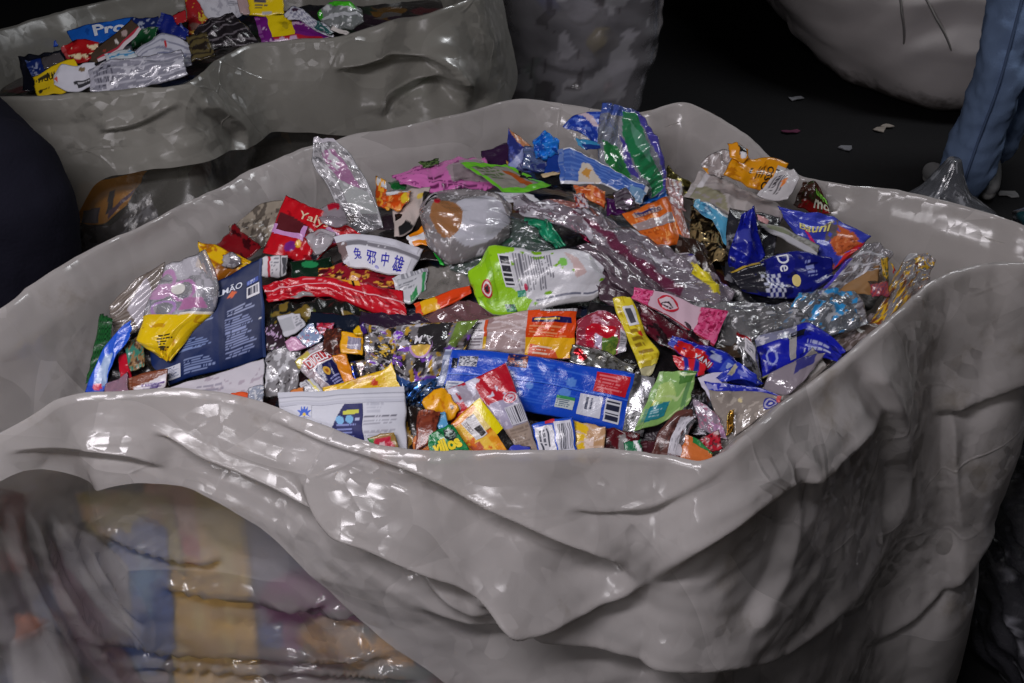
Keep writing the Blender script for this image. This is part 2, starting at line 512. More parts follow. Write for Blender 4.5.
    rl_in = np.minimum(rl - (.06 + .55 * smooth_closed(R[:, 3], 60)[idx]), safe - .012)
    rim_in = cen + radn * rl_in[:, None]
    hx = cen[None, None, :] + (rim_in - cen)[:, None, :] * fr[..., None]
    edge = Rc[:, 2] - Rc[:, 3]
    hz = centre_z + (edge[:, None] - centre_z) * fr ** 2.2
    hz = hz + heap_amp * (noise(hx[..., 0] * 9, hx[..., 1] * 9, seed + 21) * .7 + .6 * ridged(hx[..., 0] * 16, hx[..., 1] * 16, seed + 22, 3)) * (1 - fr ** 6)
    top = np.concatenate([hx, hz[..., None]], -1)
    ss = np.linspace(0, 1, ns + 1)[None, 1:]
    ez = edge[:, None] * (1 - ss) + 0.03 * ss
    eo = -0.05 + (bulge) * np.sin(np.pi * ss) ** .8 - core_gap * np.clip(ss * 14, 0, 1) + 0.012 * noise(np.arange(m)[:, None] * .2, ss * 9, seed + 23)
    eo = np.minimum(eo, bulge - core_gap)
    side = np.concatenate([rim_in[:, None, :] * np.clip(1 - ss * 60, 0, 1)[..., None] + (cen + radn[:, None, :] * (safe[:, None] + eo + .03)[..., None]) * np.clip(ss * 60, 0, 1)[..., None], ez[..., None]], -1)
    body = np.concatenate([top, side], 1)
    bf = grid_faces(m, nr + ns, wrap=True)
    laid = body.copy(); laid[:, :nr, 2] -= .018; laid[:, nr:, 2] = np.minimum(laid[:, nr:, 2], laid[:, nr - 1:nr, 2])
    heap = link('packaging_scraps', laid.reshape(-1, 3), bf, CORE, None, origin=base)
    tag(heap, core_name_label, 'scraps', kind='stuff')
    lip = np.concatenate([rim_in + rad / np.linalg.norm(rad, axis=1)[:, None] * np.where(rad[:, 1:2] < .1, .3, .01), edge[:, None]], -1)[:, None, :]
    lay = np.concatenate([top, lip], 1)
    bvh_h = BVHTree.FromPolygons([Vector(v) for v in lay.reshape(-1, 3)], [tuple(q) for q in grid_faces(m, nr + 1, wrap=True)])
    wv = np.concatenate([XYs, zz[..., None]], -1).reshape(-1, 3)
    bvh_w = BVHTree.FromPolygons([Vector(v) for v in wv], [tuple(q) for q in grid_faces(n, nw, wrap=True)])
    return root, bvh_h, bvh_w, R, O


#  px, py, rim z, heap drop below rim, hem drop
MAIN_RIM = [
    (540, 450, .925, .035, .36), (470, 450, .925, .035, .36), (400, 448, .93, .035, .28), (330, 424, .94, .04, .215), (270, 404, .95, .04, .16),
    (190, 389, .955, .045, .118), (120, 390, .96, .05, .105), (58, 397, .965, .05, .105), (0, 433, .965, .11, .04), (-60, 455, .97, .14, .04), (-104, 415, .98, .16, .07), (-80, 362, 1.0, .14, .15),
    (0, 310, 1.005, .10, .2), (80, 256, 1.01, .07, .25), (150, 221, 1.01, .06, .25), (225, 184, 1.01, .06, .25), (300, 150, 1.01, .06, .25), (350, 136, 1.01, .07, .25),
    (400, 127, 1.01, .07, .25), (470, 110, 1.015, .08, .25), (518, 98, 1.02, .09, .25), (562, 103, 1.01, .09, .25), (620, 113, 1.005, .09, .25), (652, 111, 1.01, .09, .25),
    (690, 104, 1.02, .10, .25), (740, 132, 1.015, .10, .25), (790, 172, 1.0, .09, .25), (838, 183, 1.0, .085, .25), (900, 190, 1.0, .085, .3), (960, 206, 1.0, .08, .5), (1020, 225, 1.0, .08, .6),
    (1046, 242, .99, .07, .9), (1030, 262, .985, .06, .9), (990, 264, .985, .06, .9), (940, 277, .98, .05, .9), (900, 310, .97, .045, .9), (860, 341, .96, .04, .68), (805, 385, .945, .04, .64), (750, 430, .935, .035, .60),
    (706, 458, .925, .035, .55), (660, 452, .922, .035, .50), (600, 449, .923, .035, .44)]

FOLDS = [
    ([(140, 425), (190, 440), (250, 462), (330, 500), (420, 548), (500, 590), (560, 640)], .022, 30, 10, .7),
    ([(290, 452), (325, 486), (353, 511), (381, 539), (419, 564), (450, 592), (520, 614), (600, 640)], .024, 26, 16, -.1),
    ([(250, 405), (330, 440), (420, 470), (505, 505), (560, 530), (610, 552), (650, 584)], .024, 24, 12, .8),
    ([(470, 590), (538, 603), (600, 597), (655, 578)], .018, 14, 10, .9),
    ([(640, 588), (690, 545), (750, 500), (833, 450), (900, 400)], .022, 26, 22, .6),
    ([(560, 500), (640, 505), (700, 480), (735, 455)], .010, 20, 12, .5),
    ([(400, 600), (500, 622), (597, 638), (700, 660), (770, 650), (850, 590), (900, 530)], .020, 22, 14, .8),
    ([(930, 412), (965, 402), (1010, 385), (1060, 360)], .018, 24, 6, .6),
    ([(955, 390), (950, 450), (957, 540), (940, 640)], .010, 10, 8, .6),
    ([(850, 350), (890, 400), (905, 470), (890, 540)], .014, 20, 16, .5),
    ([(780, 420), (800, 480), (790, 560), (740, 640)], .010, 20, 16, .5),
    ([(0, 450), (60, 446), (130, 452), (170, 470)], .010, 18, 10, .6),
    ([(860, 650), (920, 610), (970, 560), (1000, 520)], .012, 14, 8, .6),
    ([(640, 640), (700, 690), (780, 720)], .012, 20, 14, .6),
]
WFOLDS = [([(150, 584), (200, 592), (250, 597), (300, 603), (345, 596)], .013, 9, 10, .8), ([(270, 604), (310, 613), (350, 611), (385, 600)], .012, 8, 9, .8), ([(330, 612), (370, 622), (400, 622), (430, 610)], .011, 8, 8, .8),
          ([(60, 634), (140, 646), (240, 652), (340, 656), (430, 648)], .014, 12, 12, .9), ([(110, 668), (220, 674), (330, 676), (450, 680)], .012, 10, 10, .8), ([(100, 530), (140, 548), (190, 560), (230, 556)], .010, 9, 9, .7),
          ([(6, 500), (22, 560), (50, 620), (90, 690)], .012, 9, 9, .7), ([(26, 505), (50, 570), (84, 630), (130, 690)], .012, 9, 9, .7), ([(48, 508), (76, 560), (112, 610), (160, 650)], .010, 9, 8, .7), ([(80, 540), (110, 590), (150, 626)], .009, 8, 7, .6)]
main_bag, HEAP, WALL, MR, MO = make_bag(MAIN_RIM, 1300, 'big milky plastic bulk bag with folded rim, heaped full of used food wrappers', None, (FILM_CUFF, FILM_WALL), 3, FOLDS,
                                core_gap=.17, wall_folds=WFOLDS, centre_z=1.0, core_name_label='tangle of scraps coloured dark for shade deep between the wrappers in the big open bag')

BACK_RIM = [
    (85, 92, 1.04, .03, .150), (135, 89, 1.045, .03, .132), (183, 84, 1.05, .03, .128), (212, 62, 1.05, .03, 0.155), (245, 46, 1.05, .03, 0.155), (290, 39, 1.05, .03, 0.165), (335, 36, 1.05, .03, 0.180), (372, 26, 1.06, .04, 0.200), (395, 18, 1.075, .05, 0.220), (425, 14, 1.09, .06, .26), (458, 2, 1.10, .07, .25),
    (484, -8, 1.10, .08, .22), (488, -30, 1.08, .08, .22), (470, -52, 1.06, .08, .22), (420, -50, 1.03, .07, .22), (380, -22, 1.01, .06, .22), (300, -26, 1.0, .06, .22), (210, -18, .99, .06, .22), (150, -8, .985, .06, .22), (100, 2, .985, .06, .22), (60, 12, .99, .06, .22), (18, 24, .99, .06, .22),
    (-30, 40, 1.0, .06, .25), (-60, 66, 1.02, .05, .25), (-30, 92, 1.03, .04, .25), (30, 96, 1.035, .03, .25)]
BFOLDS = [([(330, 70), (400, 50), (440, 62), (470, 110)], .03, 20, 10, .8),
          ([(380, 120), (390, 95), (430, 75), (470, 88)], .025, 12, 10, .6), ([(200, 100), (240, 130), (235, 170)], .012, 14, 10, .5), ([(95, 130), (140, 120), (180, 100)], .012, 14, 10, .5)]
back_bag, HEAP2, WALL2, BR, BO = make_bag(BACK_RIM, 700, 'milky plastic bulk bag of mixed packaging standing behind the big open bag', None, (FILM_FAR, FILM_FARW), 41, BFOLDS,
                                centre_z=1.02, core_name_label='tangle of scraps coloured dark for shade deep between the packaging in the bag behind', heap_amp=.012, core_gap=.15)
# ================================================================== wrappers
STEP = 3
GX0, GY0 = -120, -90
GNX, GNY = (1160 - GX0) // STEP, (780 - GY0) // STEP


class Layers:
    """how near the camera's line of sight the things laid down so far come: keeps the next thing on top of them"""
    def __init__(self, bvh, shift=0.0, miss=9.0, behind=0):
        xs = GX0 + STEP * np.arange(GNX); ys = GY0 + STEP * np.arange(GNY)
        X, Y = np.meshgrid(xs, ys)
        D = rays(np.stack([X, Y], -1).reshape(-1, 2))
        t = np.full(len(D), np.nan)
        o = Vector(CAM)
        for i, d in enumerate(D):
            ln = float(np.linalg.norm(d))
            hit = bvh.ray_cast(o, Vector(d / ln))
            if hit[0] is not None: t[i] = hit[3] / ln
        z = t.reshape(GNY, GNX) + shift
        for j in range(GNY - 2, -1, -1):      # beyond the far edge things lean on what is just in front
            z[j] = np.where(np.isnan(z[j]), z[j + 1], z[j])
        for _ in range(behind):       # stay behind every inward dent of the film
            q = z.copy()
            for ax in (0, 1):
                for st in (-1, 1): q = np.fmax(q, np.roll(z, st, ax))
            z = q
        self.z = z
        if behind:
            q = z.copy()
            for i in range(1, GNX): q[:, i] = np.where(np.isnan(q[:, i]), q[:, i - 1], q[:, i])
            for i in range(GNX - 2, -1, -1): q[:, i] = np.where(np.isnan(q[:, i]), q[:, i + 1], q[:, i])
            q = np.where(np.isnan(q), np.nanmean(z), q)
            for _ in range(14):
                q = np.pad(q, 1, mode='edge')
                q = (q[:-2, 1:-1] + q[2:, 1:-1] + q[1:-1, :-2] + q[1:-1, 2:] + q[1:-1, 1:-1]) / 5
            self.soft = q
            self.count = 0
        self.miss = miss

    def at(self, p):
        i = np.clip(((p[..., 0] - GX0) / STEP).round().astype(int), 0, GNX - 1)
        j = np.clip(((p[..., 1] - GY0) / STEP).round().astype(int), 0, GNY - 1)
        return self.z[j, i]

    def put(self, p, t):
        i = np.clip(((p[..., 0] - GX0) / STEP).round().astype(int), 0, GNX - 1)
        j = np.clip(((p[..., 1] - GY0) / STEP).round().astype(int), 0, GNY - 1)
        for di in (0, 1):
            for dj in (0, 1):
                ii, jj = np.clip(i + di, 0, GNX - 1), np.clip(j + dj, 0, GNY - 1)
                cur = self.z[jj, ii]
                self.z[jj, ii] = np.where(np.isnan(cur), t, np.minimum(cur, t))


def paint(ops, u, v, base, alpha, seed):
    """flat print on a sheet with coordinates u, v in 0..1 -> rgba per point"""
    c = np.empty((u.size, 4)); c[:, :3] = lin(base); c[:, 3] = alpha
    for q in ops or ():
        k = q[0]
        if k == 'r':
            _, u0, v0, u1, v1, col, *al = q
            m = (u >= u0) & (u <= u1) & (v >= v0) & (v <= v1)
        elif k == 'e':
            _, uc, vc, ru, rv, col, *al = q
            m = ((u - uc) / ru) ** 2 + ((v - vc) / rv) ** 2 <= 1
        elif k == 'o':      # ring
            _, uc, vc, ru, rv, col, *al = q
            d = ((u - uc) / ru) ** 2 + ((v - vc) / rv) ** 2
            m = (d <= 1) & (d >= .5)
        elif k == 'p':
            _, pts, col, *al = q
            m = np.zeros(u.size, bool)
            for (xa, ya), (xb, yb) in zip(pts, pts[1:] + pts[:1]):
                if ya == yb: continue
                m ^= ((ya > v) != (yb > v)) & (u < (xb - xa) * (v - ya) / (yb - ya) + xa)
        elif k == 't':      # rows of small print: n rows in a box
            _, u0, v0, u1, v1, n, col, *al = q
            r = (v - v0) / (v1 - v0) * n
            ri = np.floor(r)
            wd = .55 + .45 * _hash(ri, ri * 3, seed)
            m = (u >= u0) & (u <= u0 + (u1 - u0) * wd) & (v >= v0) & (v <= v1) & (r - ri < .5) & (_hash(np.floor((u - u0) / (u1 - u0) * 26 + ri * .37), ri, seed + 1) > .14)
        elif k == 'c':      # small print that runs down instead of across
            _, u0, v0, u1, v1, n, col, *al = q
            r = (u - u0) / (u1 - u0) * n
            ri = np.floor(r)
            wd = .55 + .45 * _hash(ri, ri * 3, seed)
            m = (u >= u0) & (u <= u1) & (v >= v0) & (v <= v0 + (v1 - v0) * wd) & (r - ri < .5) & (_hash(np.floor((v - v0) / (v1 - v0) * 22 + ri * .37), ri, seed + 1) > .14)
        elif k == 'b' or k == 'd':    # bar code, bars across u (b) or across v (d)
            _, u0, v0, u1, v1, n, col, *al = q
            w_ = (u - u0) / (u1 - u0) if k == 'b' else (v - v0) / (v1 - v0)
            m = (u >= u0) & (u <= u1) & (v >= v0) & (v <= v1) & (_hash(np.floor(w_ * n), np.floor(w_ * 0), seed + 2) > .45)
        elif k == 'n':      # blotches
            _, fu, fv, th, col, *al = q
            sd_ = seed + int(fu * 7) + int(10 * th) + int(sum(col))
            m = .68 * noise(u * fu * 1.3 + 3, v * fv * 1.3 + 8, sd_) + .42 * noise(u * fu * 3.4, v * fv * 3.4, sd_ + 5) > th * .85
        elif k == 'l':      # curved stripes following v
            _, f, wdt, col, *al = q
            ph = v * f + .6 * noise(u * 3, v * 3, seed)
            m = (ph - np.floor(ph)) < wdt
        elif k == 'k':      # checks
            _, u0, v0, u1, v1, nu, nv, col, *al = q
            m = (u >= u0) & (u <= u1) & (v >= v0) & (v <= v1) & (((np.floor((u - u0) / (u1 - u0) * nu) + np.floor((v - v0) / (v1 - v0) * nv)) % 2) == 0)
        c[m, :3] = lin(col)
        if al: c[m, 3] = al[0]
        elif alpha < 1: c[m, 3] = max(alpha, .92)
    return c


ITEMS = {}


def polyline(a, n):
    a = np.asarray(a, float)
    L = np.concatenate([[0], np.cumsum(np.linalg.norm(np.diff(a, axis=0), axis=1))])
    s = np.linspace(0, L[-1], n)
    return np.stack([np.interp(s, L, a[:, 0]), np.interp(s, L, a[:, 1])], -1)


def facets(x, y, seed, f0, n=6):
    """crisp creases of crumpled film over a sheet measured in metres, about 0..1"""
    rng = random.Random(seed)
    out = 0.0; tot = 0.0
    for k in range(n):
        th = rng.uniform(0, math.pi)
        f = f0 * rng.uniform(.5, 2.2)
        q = (x * math.cos(th) + y * math.sin(th)) * f + .5 * noise(x * f0 * .6 + k * 3.3, y * f0 * .6, seed + k) + rng.random()
        tri = np.abs(q - np.floor(q) - .5) * 2
        mk = np.clip(noise(x * f0 * .8 + 7 * k, y * f0 * .8 - k, seed + 50 + k) * 1.5 + .35, 0, 1)
        w = (f0 / f) ** .7
        out = out + tri * mk * w; tot += w * .6
    return out / tot


class Sheet:
    """one flat-ish wrapper lying in the heap: two edges read off the photograph, a plane found for it on what lies
    beneath, a pillow thickness and crumples; knows its own surface so that labels and print follow it"""
    def __init__(s, lay, a, b, k=.35, th=.010, cr=.004, cf=3.0, seed=0, lift=0.0, wave=0.0, upright=False, edge=.6, curl=0.0):
        n = 24
        s.drape = None
        s.A, s.B = catmull(a, n) * .45 + polyline(a, n) * .55, catmull(b, n) * .45 + polyline(b, n) * .55
        s.seed, s.th, s.cr, s.cf, s.wave, s.edge, s.curl = seed, th, cr, cf, wave, edge, curl
        s.jit = 0.9
        vv = np.linspace(0, 1, 10)
        p = s.A[:, None] * (1 - vv)[None, :, None] + s.B[:, None] * vv[None, :, None]
        p = p.reshape(-1, 2)
        t = lay.at(p)
        ok = ~np.isnan(t)
        if ok.sum() < 6:
            t = np.where(ok, t, np.nanmean(t) if ok.any() else lay.miss); ok[:] = True
        D = rays(p)
        P = CAM + D[ok] * t[ok][:, None]
        c = P.mean(0)
        M = np.c_[P[:, :2] - c[:2], np.ones(len(P))]
        # the plane the wrapper lies on, not steeper than a heap can hold it
        G = M.T @ M + np.diag([.02, .02, 0]) * len(P) * .01
        g = np.linalg.solve(G, M.T @ (P[:, 2] - c[2]))
        nrm = np.array([-g[0], -g[1], 1.0]); nrm /= np.linalg.norm(nrm)
        nrm = nrm * (1 - k) + (-FW) * k
        nrm /= np.linalg.norm(nrm)
        if upright:      # standing pressed flat against a wall of film: follows its curve
            nrm = np.array([-.1, -.95, .3])
            lay.count += 1
            s.drape = (lay.soft, lay.count * .0035)
        s.n = nrm
        cd = rays([p.mean(0)])[0]
        t0 = np.median(t[ok])
        pc = CAM + cd * t0
        tp = ((pc - CAM) @ nrm) / (D @ nrm)
        gap = (tp - t)[ok]
        s.pc = pc
        s.shift = max(0.0, np.percentile(gap, 82)) + .004 + lift
        s.pc_d = s.pc @ nrm
        # span in metres
        q = s.flat(np.array([0., 1, 0, 1, .5, .5]), np.array([.5, .5, 0, 1, 0, 1]))
        s.Lu = np.linalg.norm(q[1] - q[0]); s.Lv = np.linalg.norm(q[5] - q[4])
        uu, v2 = [x.ravel() for x in np.meshgrid(np.linspace(.03, .97, 40), np.linspace(.03, .97, 30), indexing='ij')]
        Ps = s.at(uu, v2, 1)
        pp, tt = project(Ps)
        lay.put(pp, tt)

    def pix(s, u, v):
        x = np.clip(u, 0, 1) * (len(s.A) - 1)
        i = np.clip(np.floor(x).astype(int), 0, len(s.A) - 2); f = (x - i)[:, None]
        a = s.A[i] * (1 - f) + s.A[i + 1] * f
        b = s.B[i] * (1 - f) + s.B[i + 1] * f
        p = a * (1 - v)[:, None] + b * v[:, None]
        j = s.jit
        return p + j * np.stack([noise(u * 6, v * 6, s.seed + 5), noise(u * 6, v * 6, s.seed + 6)], -1)

    def flat(s, u, v):
        p = s.pix(u, v)
        D = rays(p)
        if s.drape is not None:
            z, o = s.drape
            x = np.clip((p[:, 0] - GX0) / STEP, 0, GNX - 1.01); y = np.clip((p[:, 1] - GY0) / STEP, 0, GNY - 1.01)
            i, j = x.astype(int), y.astype(int); fx, fy = x - i, y - j
            t = (z[j, i] * (1 - fx) + z[j, i + 1] * fx) * (1 - fy) + (z[j + 1, i] * (1 - fx) + z[j + 1, i + 1] * fx) * fy - o
            return CAM + D * t[:, None]
        t = ((s.pc - CAM) @ s.n) / (D @ s.n) - s.shift
        return CAM + D * t[:, None]

    def height(s, u, v, side):
        e = np.clip(5 * u * (1 - u), 0, 1) ** .6 * np.clip(4 * v * (1 - v), 0, 1) ** s.edge
        x, y = u * s.Lu, v * s.Lv
        w = facets(x, y, s.seed, 9 * s.cf) - .4
        h = s.cr * 1.9 * w + s.wave * np.sin(u * 9 + s.seed + 2 * noise(u * 3, v * 3, s.seed)) * .5
        th = s.th * min(1.0, min(s.Lu, s.Lv) / .10) * (.75 + .5 * noise(u * 2.3, v * 2.3, s.seed + 31))
        h = h + s.curl * (2 * v - 1) ** 2
        return h + (th * e * (.75 if side > 0 else -.25)) + (0.0006 if side > 0 else -.0002)

    def at(s, u, v, side=1, up=0.0):
        return s.flat(u, v) + (s.height(u, v, side) + up)[:, None] * s.n


def res(s, d):
    a = np.linalg.norm(np.diff(s.A, axis=0), axis=1).sum(); b = np.linalg.norm(np.diff(s.B, axis=0), axis=1).sum()
    c = np.linalg.norm(s.A - s.B, axis=1).max()
    m = 1 if d > .8 else 2.2
    return int(np.clip(max(a, b) / d, 12, 190 * m)), int(np.clip(c / d, 10, 130 * m))


LAY = None


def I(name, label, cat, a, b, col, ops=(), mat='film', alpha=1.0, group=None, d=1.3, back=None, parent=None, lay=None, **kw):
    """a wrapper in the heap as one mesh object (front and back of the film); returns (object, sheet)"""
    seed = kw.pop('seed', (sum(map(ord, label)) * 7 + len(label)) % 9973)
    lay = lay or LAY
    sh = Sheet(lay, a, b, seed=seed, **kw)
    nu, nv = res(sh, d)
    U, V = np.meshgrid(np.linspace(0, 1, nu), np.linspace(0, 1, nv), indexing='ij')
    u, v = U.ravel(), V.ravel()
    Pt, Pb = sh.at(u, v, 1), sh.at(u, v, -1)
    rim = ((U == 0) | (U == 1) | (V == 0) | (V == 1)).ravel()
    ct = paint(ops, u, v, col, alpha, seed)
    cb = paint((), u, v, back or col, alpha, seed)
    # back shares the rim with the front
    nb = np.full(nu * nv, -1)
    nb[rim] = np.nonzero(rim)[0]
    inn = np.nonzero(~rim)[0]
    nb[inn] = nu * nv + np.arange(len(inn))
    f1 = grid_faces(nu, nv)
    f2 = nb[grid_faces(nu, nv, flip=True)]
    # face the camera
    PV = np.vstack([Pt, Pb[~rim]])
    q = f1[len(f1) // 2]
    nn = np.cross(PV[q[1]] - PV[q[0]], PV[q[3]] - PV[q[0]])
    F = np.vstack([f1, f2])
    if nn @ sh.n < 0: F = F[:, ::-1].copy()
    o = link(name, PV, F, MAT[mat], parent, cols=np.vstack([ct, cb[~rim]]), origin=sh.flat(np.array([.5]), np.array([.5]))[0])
    if parent is None: tag(o, label, cat, group)
    o2 = (o, sh, seed)
    if name in ('snack_wrapper', 'candy_wrapper', 'chocolate_wrapper', 'sachet', 'snack_packet') and sh.Lu > .036 and d < 2 and mat != 'clear':
        e = min(.12, .008 / sh.Lu)
        pale = tuple(int(x * .75 + 55) for x in col)
        P(o2, 'crimped_seal', 0, 0, e, 1, pale, [('d', 0, 0, 1, 1, 22, col)], mat=mat)
    return o2


def P(it, name, u0, v0, u1, v1, col, ops=(), mat='film', alpha=1.0, up=.0008, d=.9, label=None, shape=None):
    """a part that follows the surface of its wrapper: label, seal, bar code panel, seam"""
    o, sh, seed = it
    a, b = res(sh, d)
    if 'barcode' in name or 'panel' in name: a, b = res(sh, .55)
    nu, nv = max(4, int(a * abs(u1 - u0)) + 2), max(4, int(b * abs(v1 - v0)) + 2)
    U, V = np.meshgrid(np.linspace(0, 1, nu), np.linspace(0, 1, nv), indexing='ij')
    lu, lv = U.ravel(), V.ravel()
    u, v = u0 + lu * (u1 - u0), v0 + lv * (v1 - v0)
    if shape == 'round':
        x, y = lu * 2 - 1, lv * 2 - 1
        xx, yy = x * np.sqrt(1 - y * y / 2), y * np.sqrt(1 - x * x / 2)
        u, v = (u0 + u1) / 2 + xx * (u1 - u0) / 2, (v0 + v1) / 2 + yy * (v1 - v0) / 2
    c = paint(ops, lu, lv, col, alpha, seed + 3)
    X = sh.at(u, v, 1, up)
    F = grid_faces(nu, nv)
    q = F[len(F) // 2]
    if np.cross(X[q[1]] - X[q[0]], X[q[3]] - X[q[0]]) @ sh.n < 0: F = F[:, ::-1].copy()
    p = link(name, X, F, MAT[mat], o, cols=c)
    p.location = -np.array(o.location)
    for_v = p
    if label: p['label'] = label
    return p


def T(it, text, u0, v0, u1, v1, col, rot=0, up=.0016, bold=0.0, name='lettering', shear=0.0, rise=0.0):
    """lettering that lies on the wrapper: fills the box u0..u1, v0..v1, turned by quarter turns"""
    o, sh, seed = it
    cu = bpy.data.curves.new('lettering', 'FONT')
    cu.body = text; cu.resolution_u = 3; cu.offset = bold; cu.shear = shear
    tmp = bpy.data.objects.new('lettering', cu); COL.objects.link(tmp)
    dg = bpy.context.evaluated_depsgraph_get()
    me = tmp.evaluated_get(dg).to_mesh()
    vs = np.empty(len(me.vertices) * 3); me.vertices.foreach_get('co', vs); vs = vs.reshape(-1, 3)
    fs = [tuple(p.vertices) for p in me.polygons]
    tmp.evaluated_get(dg).to_mesh_clear()
    bpy.data.objects.remove(tmp); bpy.data.curves.remove(cu)
    if not len(vs): return None
    lo, hi = vs.min(0), vs.max(0)
    x = (vs[:, 0] - lo[0]) / max(hi[0] - lo[0], 1e-6); y = 1 - (vs[:, 1] - lo[1]) / max(hi[1] - lo[1], 1e-6)
    for _ in range(rot % 4): x, y = 1 - y, x
    y = y - rise * x
    X = sh.at(u0 + x * (u1 - u0), v0 + y * (v1 - v0), 1, up)
    cols = np.tile([*lin(col), 1.0], (len(X), 1))
    p = link(name, X, fs, MAT['ink'], o, smooth=False, cols=cols)
    p.location = -np.array(o.location)
    return p
# ================================================================== the heap in the open bag
LAY = Layers(HEAP)
CL = (205, 205, 212)
WHT, BLK, RED, YEL, NAVY = (232, 232, 236), (22, 22, 24), (205, 24, 36), (240, 196, 20), (22, 44, 92)
G = 'used wrappers heaped in the big open bag'


def J(name, label, a, b, col, ops=(), cat='wrapper', **kw):
    return I(name, label, cat, a, b, col, ops, group=None, **kw)


# ---- lowest layer: what shows in the gaps
J('foil_wrapper', 'dull olive foil scrap against the back film beside the orange pouch', [(668, 166), (702, 188)], [(664, 180), (695, 204)], (120, 112, 60), [('n', 5, 5, .1, (40, 36, 26))], mat='foil', cr=.008)
J('plastic_film', 'beige crumpled film tucked under the back edge behind the red pouch', [(228, 226), (262, 204), (284, 200)], [(238, 252), (262, 248), (282, 236)], (150, 140, 126), [('n', 6, 4, .2, (92, 84, 76))], cr=.012)
J('candy_wrapper', 'dark red film scrap beside the yellow pouch under the rim', [(212, 246), (236, 224)], [(236, 266), (262, 246)], (120, 18, 26), [('n', 4, 4, .3, (60, 10, 16))], cr=.008)
J('gap_shade_sheet', 'black film sheet in the shadow beside the green net', [(100, 340), (150, 330)], [(96, 392), (170, 388)], (26, 24, 26), cr=.006)  # shade of the open gap, put in as a black sheet
J('net_bag', 'dark green net bag pressed into the corner below the rim', [(100, 312), (112, 318)], [(86, 385), (110, 368)], (30, 92, 44), [('k', 0, 0, 1, 1, 14, 22, (16, 52, 26))], cr=.006)
J('candy_wrapper', 'small bright red scrap between the blue sleeve and the brown label', [(118, 356), (128, 354)], [(121, 384), (132, 380)], (190, 20, 44), cr=.003)
J('snack_wrapper', 'narrow brown and teal patterned film under the yellow bottom of the clear pouch', [(124, 342), (142, 336)], [(130, 372), (146, 366)], (150, 116, 78), [('n', 5, 5, .0, (60, 130, 112)), ('n', 6, 6, .35, (70, 48, 34))], cr=.004)
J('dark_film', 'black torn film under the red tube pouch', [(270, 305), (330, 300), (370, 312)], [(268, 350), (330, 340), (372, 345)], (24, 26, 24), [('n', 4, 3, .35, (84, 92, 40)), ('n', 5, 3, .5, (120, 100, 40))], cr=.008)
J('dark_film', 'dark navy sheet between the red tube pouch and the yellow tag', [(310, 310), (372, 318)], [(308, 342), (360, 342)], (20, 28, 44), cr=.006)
J('green_bottle', 'dark green bottle glinting under the crumpled clear film', [(290, 262), (332, 258)], [(292, 282), (336, 280)], (16, 40, 26), [('e', .45, .3, .2, .2, (40, 140, 84))], th=.03, cr=.002, mat='film')  # the brighter green oval is a glint painted on the bottle
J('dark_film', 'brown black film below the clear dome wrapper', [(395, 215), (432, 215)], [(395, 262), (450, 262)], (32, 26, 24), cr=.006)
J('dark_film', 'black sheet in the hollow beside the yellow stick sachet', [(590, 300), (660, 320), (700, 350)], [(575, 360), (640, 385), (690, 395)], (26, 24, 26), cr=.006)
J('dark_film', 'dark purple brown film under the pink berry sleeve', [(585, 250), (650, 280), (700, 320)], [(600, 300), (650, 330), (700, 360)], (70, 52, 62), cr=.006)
J('snack_wrapper', 'dark red film with black folds under the pink berry sleeve', [(640, 305), (710, 340)], [(640, 330), (700, 372)], (84, 18, 34), [('n', 4, 4, .2, (30, 10, 16))], cr=.006)
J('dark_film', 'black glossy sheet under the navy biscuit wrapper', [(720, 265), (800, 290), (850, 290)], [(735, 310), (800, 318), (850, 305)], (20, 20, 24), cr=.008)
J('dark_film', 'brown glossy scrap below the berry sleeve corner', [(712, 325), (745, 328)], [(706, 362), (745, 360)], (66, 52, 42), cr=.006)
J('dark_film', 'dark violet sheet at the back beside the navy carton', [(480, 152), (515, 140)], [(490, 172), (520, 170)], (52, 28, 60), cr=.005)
J('snack_wrapper', 'yellow scrap with black spots in front of the navy carton', [(506, 160), (534, 166)], [(510, 174), (538, 176)], (190, 140, 30), [('n', 6, 4, .1, (50, 36, 16))], cr=.005)
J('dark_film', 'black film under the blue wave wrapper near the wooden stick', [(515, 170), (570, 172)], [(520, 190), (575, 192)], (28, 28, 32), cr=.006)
J('wooden_stick', 'pale wooden stick poking out beside the blue wave wrapper', [(541, 174), (560, 170)], [(542, 178), (561, 174)], (214, 190, 150), th=.006, cr=.0, mat='card', cat='stick')
J('snack_wrapper', 'orange and white candy scrap folded behind the tall clear bag', [(375, 178), (386, 182)], [(376, 206), (390, 210)], (214, 84, 26), [('r', 0, 0, 1, .3, WHT), ('n', 4, 4, .3, (250, 180, 60))], cr=.005)
J('snack_wrapper', 'green flap beside the pink film', [(388, 182), (408, 180)], [(392, 190), (406, 190)], (30, 122, 56), cr=.003)
J('carton', 'pale grey carton with black stripe under the tilted candy wrapper', [(392, 200), (412, 190), (430, 188)], [(395, 238), (412, 232), (424, 206)], (190, 176, 170), [('p', [(.1, .8), (.3, .7), (.5, 1), (.1, 1)], BLK), ('e', .8, .35, .15, .1, (220, 190, 80)), ('r', .86, .2, 1, 1, (26, 22, 22))], mat='card', cr=.003)
J('candy_wrapper', 'orange candy wrapper with white end tilted beside the pink film', [(383, 193), (396, 190), (412, 192)], [(384, 208), (398, 212), (408, 204)], (214, 80, 24), [('p', [(0, 0), (1, 0), (1, .3), (.5, .15), (0, .4)], WHT), ('e', .85, .6, .18, .3, (228, 196, 50)), ('n', 6, 4, .4, (240, 160, 80))], cr=.005, th=.012)
